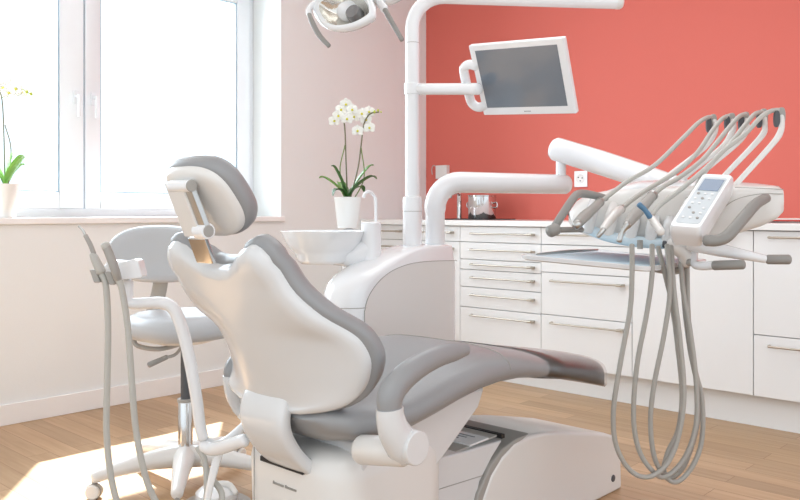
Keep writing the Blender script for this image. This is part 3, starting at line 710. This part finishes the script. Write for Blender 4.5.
MB().tube([at(384, 8, 2.42), at(390, 19, 2.41), at(402, 40, 2.4)], [.008, .0085, .007], 12, 6).build('lamp_handle', 'grip', la)
MB().tube([at(385, 9, 2.42), at(380, 2, 2.45), at(380, -4, 2.48)], .012, 10, 4).build('handle_mount', 'plastic_white', la)

# ------------------------------------------------------------------ MONITOR
TLc, TRc, BRc, BLc = V((2.216, -2.257, 1.629)), V((2.610, -2.241, 1.624)), V((2.567, -2.114, 1.381)), V((2.174, -2.130, 1.387))
# square the corners up a little while keeping the centre
mc = (TLc + TRc + BRc + BLc) / 4; ex = (TRc - TLc); ey = (TLc - BLc); kx = ex.dot(ey) / 2
ex_ = ex - ey * (ex.dot(ey) / ey.length_squared) * .45; ey_ = ey - ex * (ex.dot(ey) / ex.length_squared) * .45
hx, hy = ex_.length / 2, ey_.length / 2; ex_.normalize(); ey_.normalize(); nn = ex_.cross(ey_).normalized()
if nn.dot(FW) > 0: nn = -nn
mo = thing('monitor', mc - V((0, 0, .14)), 'white framed flat monitor on a side arm in front of the red wall', 'monitor')
MB().obox(mc - nn * .009, ex_, ey_, nn, hx * .99, hy, .0115).build('housing', 'plastic_white', mo, bevel=.005)
bz = MB()
def bzp(u, v, d=.003): return mc + ex_ * hx * u + ey_ * hy * v + nn * d
MB().obox(bzp(-.01, .035, .0028), ex_, ey_, nn, hx * .855, hy * .81, .0012).build('screen', 'monitor_glass', mo, bevel=.0008)
lb = MB()
for k in range(8): lb.obox(bzp(-.06 + k * .018, -.90, .0026), ex_, ey_, nn, .0012, .0016, .0004)
lb.build('maker_lettering', 'ink', mo)
# wraparound handle on the left edge
gp = [bzp(-.93, .40, -.006), bzp(-1.08, .46, -.006), bzp(-1.2, .40, -.006), bzp(-1.25, .24, -.006), bzp(-1.25, -.5, -.006), bzp(-1.2, -.70, -.006), bzp(-1.08, -.78, -.006), bzp(-.93, -.72, -.006)]
MB().tube(gp, .018, 14, 5).build('grip_frame', 'plastic_white', mo)
ac = V((PX1.x, PX1.y, 0)); za = zat(89, PX1)
pa = V((PX1.x, PX1.y, za)); bk = bzp(-.9, .0, -.03); 
MB().cyl(pa - V((0, 0, .022)), pa + V((0, 0, .022)), .0315, seg=32).build('pole_clamp', 'plastic_white', mo, bevel=.003)
e1 = at(463, 89, (bk - CAM).dot(FW) + .0)
MB().tube([pa, e1, at(478, 89, (mc - CAM).dot(FW) + .06)], .022, 18, 1).build('side_arm', 'plastic_white', mo)

# ------------------------------------------------------------------ DELIVERY ARM
da = thing('delivery_arm', (PX2.x, PX2.y, .9), 'thick white swan neck tube that turns sideways out of the treatment unit', 'arm')
z2 = zat(182, PX2); e2 = at(566, 184.3, 3.36); cor = V((PX2.x, PX2.y, z2)); dr = (V((e2.x, e2.y, z2)) - cor).normalized(); RB2 = .105; rt = .0385
path = [V((PX2.x, PX2.y, .88)), cor - V((0, 0, RB2 + .02))]
for k in range(9):
    a = math.radians(90 * k / 8); path.append(cor - V((0, 0, RB2)) + dr * RB2 * (1 - math.cos(a)) + V((0, 0, RB2 * math.sin(a))))
path.append(e2)
MB().tube(path, [rt] * 2 + [rt + .004] * 9 + [.0405], 30, 1).build('swan_neck', 'plastic_white', da, angle=60)
MB().lathe((PX2.x, PX2.y, 0), [(rt + .0008, zat(201.7, PX2)), (rt + .0008, zat(201, PX2))], 30).build('tube_seam', 'plastic_grey', da)
jb = at(561, 178, 3.36); jt = at(561, 150, 3.36)
MB().cyl(V((e2.x, e2.y, 0)) * 0 + at(561, 182, 3.36), at(561, 148, 3.36), .021).build('elbow_pivot', 'plastic_white', da)
bd_ = thing('balance_arm', at(558, 165, 3.36), 'thick white slanting arm reaching down into the instrument console', 'arm')
MB().tube([at(556, 149, 3.36), at(600, 162.5, 3.25), at(644, 177, 3.1), at(700, 196, 2.92)], [.049, .049, .047, .042], 30, 4).build('arm_cover', 'plastic_white', bd_, angle=60)
# ------------------------------------------------------------------ DELIVERY CONSOLE
du = thing('instrument_console', at(690, 245, 2.65), 'white console with five whip arms over the foot of the chair', 'instrument console')
def dn(px): return 2.66 - (px - 575) / 208 * .22
stn = [(573, 214, 223, .03, .07), (580, 208, 228, .015, .14), (590, 200, 233, 0, .22), (606, 192, 239, 0, .28), (630, 188, 243, 0, .32), (655, 186, 245.5, 0, .34), (690, 185, 247, 0, .36), (720, 184, 244, 0, .36), (743, 183.5, 235, 0, .34), (765, 184, 228, 0, .32), (779, 184.5, 221, .004, .30), (784, 187, 215, .02, .26)]
rings = []
for px, y0, y1, off, th in stn:
    d = dn(px) + off; a = at(px, y0, d); b = at(px, y1, d); zc = (a.z + b.z) / 2; hz = (a.z - b.z) / 2; base = V((a.x, a.y, 0)); r = []
    for k in range(32):
        an = 2 * math.pi * k / 32; ca, sa = math.cos(an), math.sin(an)
        u = math.copysign(abs(ca) ** (2 / 6), ca); v = math.copysign(abs(sa) ** (2 / 5.5), sa)
        # near side of the left half slopes back so that the instrument rests show
        slope = max(0, min(1, (700 - px) / 90)) * .09 * (v + 1) / 2
        r.append(base + FW * (th / 2 + th / 2 * u + slope * (1 - u) / 2) + V((0, 0, zc + hz * v)))
    rings.append(r)
MB().loft(rings).build('console_body', 'plastic', du, angle=55)
# top cover hump with a rounded deck
MB().tube([at(606, 197, 2.80), at(640, 190, 2.76), at(690, 189, 2.70), at(745, 190, 2.63), at(777, 192, 2.60)], [.02, .03, .03, .025, .02], 20, 6, flat=3.2, up=(0, 0, 1)).build('console_deck', 'plastic_white', du)
MB().tube([at(735, 187.5, 2.46), at(760, 188.2, 2.44), at(783.4, 189.5, 2.452)], .0012, 6, 1).build('console_seam', 'plastic_grey', du)
MB().tube([at(783, 194, 2.452), at(760, 194, 2.433), at(735, 200, 2.46), at(715, 215, 2.5)], .0012, 6, 6).build('console_seam', 'plastic_grey', du)
# scalloped instrument rests
for i, (px, py, w) in enumerate(((592, 222, 1), (612, 226, 1), (634, 230, 1), (654, 232, 1), (671, 233, 1))):
    d = dn(px)
    a = at(px + 3, py - 24, d + .07); b = at(px - 1, py - 8, d - .01); c_ = at(px - 4, py + 9, d - .025)
    MB().tube([a, b, c_], [.014, .021, .017], 14, 5, flat=.6, up=RT).build('instrument_rest', 'plastic_warm' if i != 1 else 'plastic', du)
# pale blue protective film along the front lip
fp = [(580, 224, -.0), (600, 234, -.02), (625, 240, -.025), (655, 243, -.025), (685, 244, -.02)]
MB().tube([at(px, py, dn(px) + o + .01) for px, py, o in fp], [.014, .017, .018, .018, .016], 14, 5, up=(0, 0, 1), flat=1.6).build('lip_film', 'blue_film', du)
# control panel
TL, TR, BR, BL = at(703, 175.5, 2.47), at(733, 173.5, 2.43), at(697.5, 229.5, 2.30), at(672, 223.5, 2.335)
ex = ((TR - TL) + (BR - BL)) / 2; ey = ((TL - BL) + (TR - BR)) / 2; pn = ex.cross(ey).normalized()
if pn.dot(FW) > 0: pn = -pn
pc = (TL + TR + BR + BL) / 4
def pq(u, v, d=0): return pc + ex * (u / 2) + ey * (v / 2) + pn * d
g = [[pq(math.copysign(abs(u) ** 1, u) * (1.02 - .0 * v), v) for v in [-1 + 2 * j / 8 for j in range(9)]] for u in [-1 + 2 * i / 8 for i in range(9)]]
def rquad(n, su=1, sv=1, d=0, r=.28):
    out = []
    asp = ex.length / ey.length
    for cu_, cv_, a0 in ((1, 1, 0), (-1, 1, 90), (-1, -1, 180), (1, -1, 270)):
        for k in range(n + 1):
            a = math.radians(a0 + 90 * k / n); ru = r; rv = r * asp
            out.append(pq(su * (cu_ * (1 - ru) + ru * math.cos(a)), sv * (cv_ * (1 - rv) + rv * math.sin(a)), d))
    return out
cp = MB().loft([rquad(5, 1.06, .99, -.075), rquad(5, 1.16, 1.05, -.03), rquad(5, 1.14, 1.04, -.008), rquad(5, 1.06, 1.0, 0)]).build('control_panel', 'plastic_white', du, angle=50)
MB().loft([rquad(5, .86, .88, -.002), rquad(5, .86, .88, .0012)]).build('keypad', 'keys', cp)
MB().obox(pq(.02, .56, .002), ex, ey, pn, ex.length * .36, ey.length * .11, .001).build('display', 'screen_panel', cp)
for i in range(3):
    for j in range(6):
        if (i + j) % 5 == 4: continue
        MB().lathe(pq(-.5 + .5 * i, .22 - .18 * j, .001), [(.0045, 0), (.0045, .0018), (.003, .0024), (.0, .0024)], 12, axis=pn).build('key', 'plastic_white' if (i * 2 + j) % 3 else 'plastic_grey', cp)
# handles
MB().tube([at(606, 198, 2.62), at(590, 194.5, 2.58), at(579, 194, 2.55), at(572, 200, 2.5), at(555, 226, 2.46)], [.011, .013, .0135, .0125, .0125], 14, 5).build('side_handle', 'grip', du)
MB().tube([at(556.5, 229, 2.45), at(550, 231.5, 2.44)], [.0185, .0185], 16, 1).build('handle_knob', 'grip', du)
MB().tube([at(556, 230, 2.45), at(582, 229.5, 2.5)], .0085, 12, 1).build('side_handle', 'grip', du)
MB().tube([at(766, 198, 2.42), at(756, 204, 2.38), at(745, 216, 2.34), at(734, 229, 2.31), at(726, 237, 2.30), at(717, 240.5, 2.30), at(706, 240.5, 2.30)], [.015, .016, .017, .017, .017, .0165, .0165], 18, 6).build('side_handle', 'grip', du)
# underside bracket and lower grips
MB().tube([at(690, 244, 2.5), at(720, 250, 2.45), at(740, 254, 2.42), at(765, 259, 2.40)], [.022, .02, .0165, .012], 14, 5).build('lower_bracket', 'plastic_white', du)
MB().tube([at(694, 246, 2.52), at(694, 262, 2.5), at(700, 266, 2.46), at(716, 265, 2.42)], .013, 12, 5).build('lower_bracket', 'plastic_white', du)
MB().tube([at(768, 259.5, 2.40), at(789, 259.5, 2.38)], .0145, 16, 1).build('lower_grip', 'grip', du)
MB().tube([at(714, 265.5, 2.42), at(743, 264.5, 2.38)], .0145, 16, 1).build('lower_grip', 'grip', du)
MB().tube([at(670, 245, 2.52), at(682, 251, 2.52), at(688, 262, 2.53)], .024, 12, 4).build('lower_bracket', 'plastic', du)
# whip arms
whips = [([(712.5, 117), (716, 126), (713, 136), (704, 148), (681, 166), (665, 178)], 2.86), ([(731, 116), (734, 126), (731, 134), (721, 148), (691, 172), (678, 184)], 2.80), ([(745, 115), (747, 126), (744, 135), (733, 147), (703, 172), (692, 184)], 2.75),
         ([(763, 112), (765, 125), (763, 134), (750, 149), (727, 173), (716, 186)], 2.69), ([(780.5, 111), (782, 124), (779, 135), (769, 148), (738, 182), (733, 188)], 2.62)]
tips = []
for pts, d in whips:
    w = MB(); P3 = [at(x, y, d - .02 * i) for i, (x, y) in enumerate(pts)]
    w.tube(P3, [.009, .0095, .010, .009, .0085, .0085], 12, 6, flat=.65, up=RT)
    arm = w.build('whip_arm', 'plastic', du)
    c_ = at(pts[0][0] + .5, pts[0][1] + 5, d - .004)
    gq = MB().loft([superell(c_ - FW * .008, RT, V((.0, 0, 1)), .0125, .028, 20, 2.6), superell(c_ + FW * .008, RT, V((0, 0, 1)), .0125, .028, 20, 2.6)]).build('hose_guide', 'plastic_grey', arm, bevel=.003)
    MB().loft([superell(at(pts[0][0] - 4, pts[0][1] + 8, d - .016) - FW * .008, RT, V((0, 0, 1)), .009, .027, 20, 2.4), superell(at(pts[0][0] - 4, pts[0][1] + 8, d - .016) + FW * .006, RT, V((0, 0, 1)), .009, .027, 20, 2.4)]).build('guide_roller', 'darkgrey', arm, bevel=.003)
# hanging hoses
loops = [[(632, 245), (632, 275), (630, 310), (620, 365), (613.5, 410), (616, 445), (630, 470), (648, 477), (666, 465), (678, 438), (684, 395), (680, 340), (674, 290), (671, 246)],
         [(652, 245), (652, 275), (647, 312), (637, 365), (633.5, 415), (638, 447), (649, 467), (664, 477), (684, 459), (696, 425), (696, 380), (690, 330), (683, 290), (680, 246)],
         [(667, 245), (670, 290), (664, 335), (654, 385), (650.5, 425), (656, 462), (673, 482), (690, 470), (701.5, 442), (702, 400), (693, 360), (688, 310), (687, 246)],
         [(658, 247), (671, 300), (678, 350), (682, 395), (678, 430), (668, 452), (664, 470), (672, 478), (686, 462), (697, 425), (699, 395), (690, 350), (684, 300), (682, 246)]]
for i, lpth in enumerate(loops):
    n = len(lpth); P3 = [at(x, y, 2.42 + .03 * i + (.08 * k / (n - 1))) for k, (x, y) in enumerate(lpth)]
    MB().tube(P3, .0076, 12, 6).build('hanging_hose', 'hose', du)
for x in (640, 676): MB().cyl(at(x, 240, 2.55), at(x, 249, 2.55), .009).build('hose_socket', 'plastic_grey', du)
MB().tube([at(664, 244, 2.53), at(676, 246, 2.53), at(690, 246, 2.53)], .012, 8, 1).build('hose_socket', 'darkgrey', du)

# instruments
def instr(name, label, hand, r, hose, d0, d1, neck=None, hm='hose_pale', group=None, rh=.0075, mt='plastic_grey', cap='steel'):
    p0 = at(*hand[0], d0); t = thing(name, p0, label, 'instrument', group)
    n = len(hand) + len(hose)
    H3 = [at(x, y, d0 + (d1 - d0) * .12 * k) for k, (x, y) in enumerate(hand)]
    MB().tube(H3, r, 16, 5).build('handpiece', mt, t)
    s = H3[-1]; dd = [d0 + (d1 - d0) * .12 * (len(hand) - 1)]
    L = [s] + [at(x, y, dd[0] + (d1 - dd[0]) * (k + 1) / len(hose)) for k, (x, y) in enumerate(hose)]
    MB().tube(L, rh, 12, 6).build('hose', hm, t)
    if neck:
        MB().tube([at(x, y, d0 - .004) for x, y in neck[0]], neck[1], 12, 4).build('tip', cap, t)
    k = H3[len(H3) // 2]
    MB().tube([H3[-1] * .88 + H3[-2] * .12, H3[-1]], r[-1] * 1.12, 16, 1, round_ends=False).build('collar', 'steel', t)
    return t
instr('dental_handpiece', 'grey handpiece nearest the left end of the console, blunt end down', [(578, 223), (585, 216), (594, 208), (600, 202)], [.0155, .0175, .015, .0135],
      [(612, 193), (628, 181), (655, 165), (682, 139), (697, 124), (706, 118), (712, 117)], 2.43, 2.86, ([(579, 223), (575.5, 226)], [.0135, .013]), mt='plastic_grey')
instr('dental_handpiece', 'slim grey handpiece with a thin nozzle, second from the left', [(603, 229), (609, 221), (616, 213), (621, 209)], [.010, .013, .0155, .0135],
      [(632, 200), (648, 189), (676, 172), (697, 153), (712, 131), (722, 119), (730, 115.5)], 2.40, 2.80, ([(604, 229), (598, 236.5)], [.008, .0065]), mt='plastic')
instr('dental_handpiece', 'thick grey handpiece with a narrow bent nozzle, third from the left', [(627, 225), (634, 216), (644, 205), (653, 195)], [.0125, .0165, .017, .0145],
      [(664, 186), (680, 177), (702, 160), (718, 141), (732, 124), (740, 116), (747, 114)], 2.37, 2.75, ([(628, 224), (622, 232), (619, 241)], [.011, .007, .009]), mt='plastic_grey')
sy = instr('air_water_syringe', 'blue tipped syringe leaning the other way beside the control panel', [(661, 232), (656, 225), (651, 217)], [.012, .0125, .010],
      [(660, 205), (680, 190), (706, 168), (728, 146), (745, 125), (755, 114), (764, 112)], 2.34, 2.69, ([(650, 217), (645, 210), (639, 204.5)], [.0085, .0075, .0085]), mt='plastic', cap='blue')
instr('dental_handpiece', 'handpiece mostly hidden behind the control panel, rightmost on the console', [(676, 226), (680, 217), (685, 208), (690, 200)], [.0095, .012, .0135, .0125],
      [(695, 190), (705, 172), (722, 152), (745, 134), (760, 118), (771, 111), (781, 110)], 2.44, 2.62, ([(677, 226), (671, 234)], [.009, .007]), mt='plastic')

# tray
tr_ = thing('instrument_tray', (2.74, -2.13, .86), 'flat metal instrument tray covered with blue film in front of the console', 'tray')
C4 = [V((2.573, -2.458, .888)), V((2.544, -1.951, .887)), V((2.909, -1.803, .858)), V((2.937, -2.311, .859))]
def tq(u, v, dz=0):
    a = C4[0] * (1 - u) + C4[3] * u; b = C4[1] * (1 - u) + C4[2] * u; return a * (1 - v) + b * v + V((0, 0, dz))
def rt_(ins, dz, r=.06, n=5):
    out = []
    for cu_, cv_, a0 in ((1, 1, 0), (0, 1, 90), (0, 0, 180), (1, 0, 270)):
        for k in range(n + 1):
            a = math.radians(a0 + 90 * k / n)
            u = (1 - ins - r if cu_ else ins + r) + r * math.cos(a); v = (1 - ins - r if cv_ else ins + r) + r * math.sin(a); out.append(tq(u, v, dz))
    return out
MB().loft([rt_(.02, -.012), rt_(0, -.008), rt_(-.005, .004), rt_(.005, .006), rt_(.02, -.002), rt_(.03, -.004)]).build('tray_dish', 'plastic_white', tr_, angle=40)  # metal dish: white base colour stands in for its pale reflections
MB().loft([rt_(.035, -.003), rt_(.05, .001), rt_(.2, .002)]).build('tray_film', 'blue_film', tr_, angle=60)
MB().tube([tq(.62, .5, -.014), tq(.9, .6, -.03), at(690, 262, 2.5)], .011, 10, 5).build('tray_bracket', 'plastic_grey', tr_)
tw = MB().tube([tq(.06, .12, .006), tq(.10, .45, .010), tq(.16, .8, .012)], [.003, .006, .003], 8, 5); tag(tw.build('probe', 'steel'), 'slim steel probe lying along the far edge of the tray', 'instrument')

# ------------------------------------------------------------------ ASSISTANT ARM (left foreground)
dA = 2.25
as_ = thing('assistant_arm', at(235, 441, 2.2), 'bent white tube arm with a suction holder at the left', 'arm')
MB().tube([at(128, 282, 2.2), at(128, 298, 2.2), at(133, 303.5, 2.2), at(150, 303, 2.2), at(162, 303, 2.2), at(173, 308, 2.2), at(181, 325, 2.2), at(188, 352, 2.2), at(196, 395, 2.2), at(200, 425, 2.2), at(203, 438, 2.2)],
          [.014, .015, .0155, .016, .0165, .017, .017, .0165, .016, .0155, .015], 18, 6).build('arm_tube', 'plastic_white', as_)
MB().tube([at(203, 446, 2.2), at(215, 449, 2.18), at(245, 440, 2.08)], [.017, .018, .017], 14, 6, flat=.8).build('arm_link', 'plastic_white', as_)
MB().tube([at(203, 440, 2.22), at(222, 444, 2.22), at(247, 424, 2.2)], [.012, .014, .013], 12, 6, flat=.7).build('arm_link', 'plastic_white', as_)
MB().tube([at(221, 447, 2.2), at(214, 470, 2.2), at(208, 496, 2.2), at(204, 520, 2.2)], [.014, .015, .012, .012], 12, 5, flat=.6).build('arm_brace', 'plastic_white', as_)
hb = [at(x, y, 2.16) for x, y in ((116, 281), (141, 278), (142, 276), (138, 261), (134, 259), (118, 263), (113, 273))]
MB().prism([p for p in hb], FW * .05).build('holder_block', 'plastic_white', as_, bevel=.008)
hb2 = [at(x, y, 2.19) for x, y in ((100, 280), (113, 284), (120, 272), (128, 262), (108, 260), (100, 270))]
MB().prism(hb2, FW * .05).build('holder_block', 'plastic_white', as_, bevel=.008)
for (x, y) in ((96, 276), (111, 278)):
    MB().obox(at(x, y, 2.15), RT + V((0, 0, -.9)) * -.0 , (at(x + 5, y + 14, 2.15) - at(x, y, 2.15)), FW, .0085, .018, .010).build('holder_clip', 'plastic_grey', as_, bevel=.003)
MB().cyl(at(127, 280, 2.2), at(128, 300, 2.2), .012).build('holder_post', 'plastic_white', as_)
s1 = thing('saliva_ejector', at(103, 268, 2.15), 'slender suction tip with a bent end, left in the holder', 'instrument')
MB().tube([at(78.5, 226, 2.15), at(83, 230.5, 2.15), at(86, 236, 2.15)], [.0028, .0036, .004], 10, 5).build('tip', 'steel', s1)
MB().tube([at(85.5, 235.5, 2.15), at(90, 244, 2.15), at(94, 254, 2.15)], [.006, .0065, .0065], 12, 3).build('shaft', 'plastic_grey', s1)
MB().tube([at(92.5, 254, 2.15), at(95, 259, 2.15), at(101, 272, 2.15)], [.0085, .0115, .0135], 14, 4).build('handpiece', 'hose_pale', s1)
MB().tube([at(101, 273, 2.15), at(106, 287, 2.15), at(108, 330, 2.15), at(107, 390, 2.15), at(106.5, 430, 2.15), at(110, 470, 2.15), at(118, 505, 2.15), at(135, 545, 2.15), at(165, 565, 2.17), at(195, 545, 2.2), at(206, 500, 2.22), at(205, 462, 2.24), at(198, 448, 2.26)], .0085, 12, 6).build('hose', 'hose_pale', s1)
s2 = thing('suction_handpiece', at(118, 270, 2.12), 'thick grey suction tube with a flat top, right in the holder', 'instrument')
MB().tube([at(105.5, 245, 2.12), at(110, 256, 2.12), at(115.5, 271, 2.12), at(118, 279, 2.13)], [.011, .0115, .0115, .010], 18, 3, round_ends=False).build('handpiece', 'plastic_grey', s2)
MB().tube([at(105.2, 244.3, 2.12), at(106.5, 248, 2.12)], .0115, 18, 1, round_ends=True).build('collar', 'hose_pale', s2)
MB().tube([at(118, 279, 2.13), at(122, 290, 2.13), at(128, 330, 2.13), at(132, 385, 2.13), at(136, 430, 2.13), at(145, 475, 2.13), at(158, 505, 2.14), at(180, 530, 2.16), at(205, 528, 2.2), at(222, 498, 2.22), at(212, 478, 2.24), at(203, 462, 2.26)], .0085, 12, 6).build('hose', 'hose_pale', s2)

# ------------------------------------------------------------------ FOOT CONTROL on the floor
fc = onZ(216, 493, .05)
ft = thing('foot_control', (fc.x, fc.y, 0), 'low white foot pedal with a grey base on the floor beside the chair', 'foot control')
MB().lathe((fc.x, fc.y, 0), [(.0, 0), (.12, 0), (.122, .012), (.11, .02), (.0, .02)], 36).build('base_plate', 'plastic_grey', ft)
MB().lathe((fc.x, fc.y, .02), [(.07, 0), (.075, .01), (.07, .035), (.05, .052), (.02, .06), (.0, .06)], 36).build('pedal', 'plastic_white', ft)
MB().tube([V((fc.x - .02, fc.y - .03, .078)), V((fc.x + .04, fc.y + .02, .085)), V((fc.x + .075, fc.y + .03, .06))], .012, 10, 4, flat=.5).build('toe_loop', 'plastic', ft)

# ------------------------------------------------------------------ LIGHT
w = bpy.data.worlds.new('World'); bpy.context.scene.world = w; w.use_nodes = True
nt = w.node_tree; bg = nt.nodes['Background']
tcn = nt.nodes.new('ShaderNodeTexCoord'); sp_ = nt.nodes.new('ShaderNodeSeparateXYZ'); rp = nt.nodes.new('ShaderNodeValToRGB')
nt.links.new(tcn.outputs['Generated'], sp_.inputs[0]); nt.links.new(sp_.outputs['Z'], rp.inputs[0])
rp.color_ramp.elements[0].position = 0.0; rp.color_ramp.elements[0].color = (.80, .87, .93, 1)
rp.color_ramp.elements[1].position = .07; rp.color_ramp.elements[1].color = (.88, .95, 1, 1)
nt.links.new(rp.outputs[0], bg.inputs[0]); bg.inputs[1].default_value = 1.5
sun = bpy.data.lights.new('Sun', 'SUN'); sun.energy = 17; sun.angle = math.radians(.7); sun.color = (1, .965, .92)
so = bpy.data.objects.new('sun', sun); COL.objects.link(so); so.location = (-3, 0, 5)
so.rotation_euler = V((.69, -.53, -1.0)).to_track_quat('-Z', 'Y').to_euler()
def area(name, loc, tgt, sx_, sy_, e, col=(1, 1, 1)):
    l = bpy.data.lights.new(name, 'AREA'); l.shape = 'RECTANGLE'; l.size = sx_; l.size_y = sy_; l.energy = e; l.color = col
    o = bpy.data.objects.new(name, l); COL.objects.link(o); o.location = loc; o.rotation_euler = (V(tgt) - V(loc)).to_track_quat('-Z', 'Y').to_euler()
    return o
area('window_light', (-.5, -2.85, 1.8), (2, -2.85, 1.2), 2.8, 1.4, 85, (.86, .94, 1))
area('fill_light', (2.2, -1.8, 2.75), (2.2, -1.8, 0), 1.8, 1.2, 18, (.9, .96, 1))  # added fill under the ceiling to brighten the room, no fixture modelled
area('fill_light', (4.4, -4.2, 2.75), (4.0, -3.6, 0), 2.4, 1.6, 28, (.9, .96, 1))  # second added fill, out of view near the camera

# ------------------------------------------------------------------ CAMERA
cd = bpy.data.cameras.new('Camera'); cam = bpy.data.objects.new('camera', cd); COL.objects.link(cam)
cam.location = CAM; cd.sensor_width = 36; cd.lens = 36 * F / 800; cd.shift_y = -(250 - HY) / 800
cam.rotation_euler = (math.pi / 2, 0, math.atan2(.6869, .7268)); cd.clip_start = .05
bpy.context.scene.camera = cam
vs_ = bpy.context.scene.view_settings; vs_.view_transform = 'Standard'; vs_.look = 'None'; vs_.exposure = 0; vs_.gamma = 1
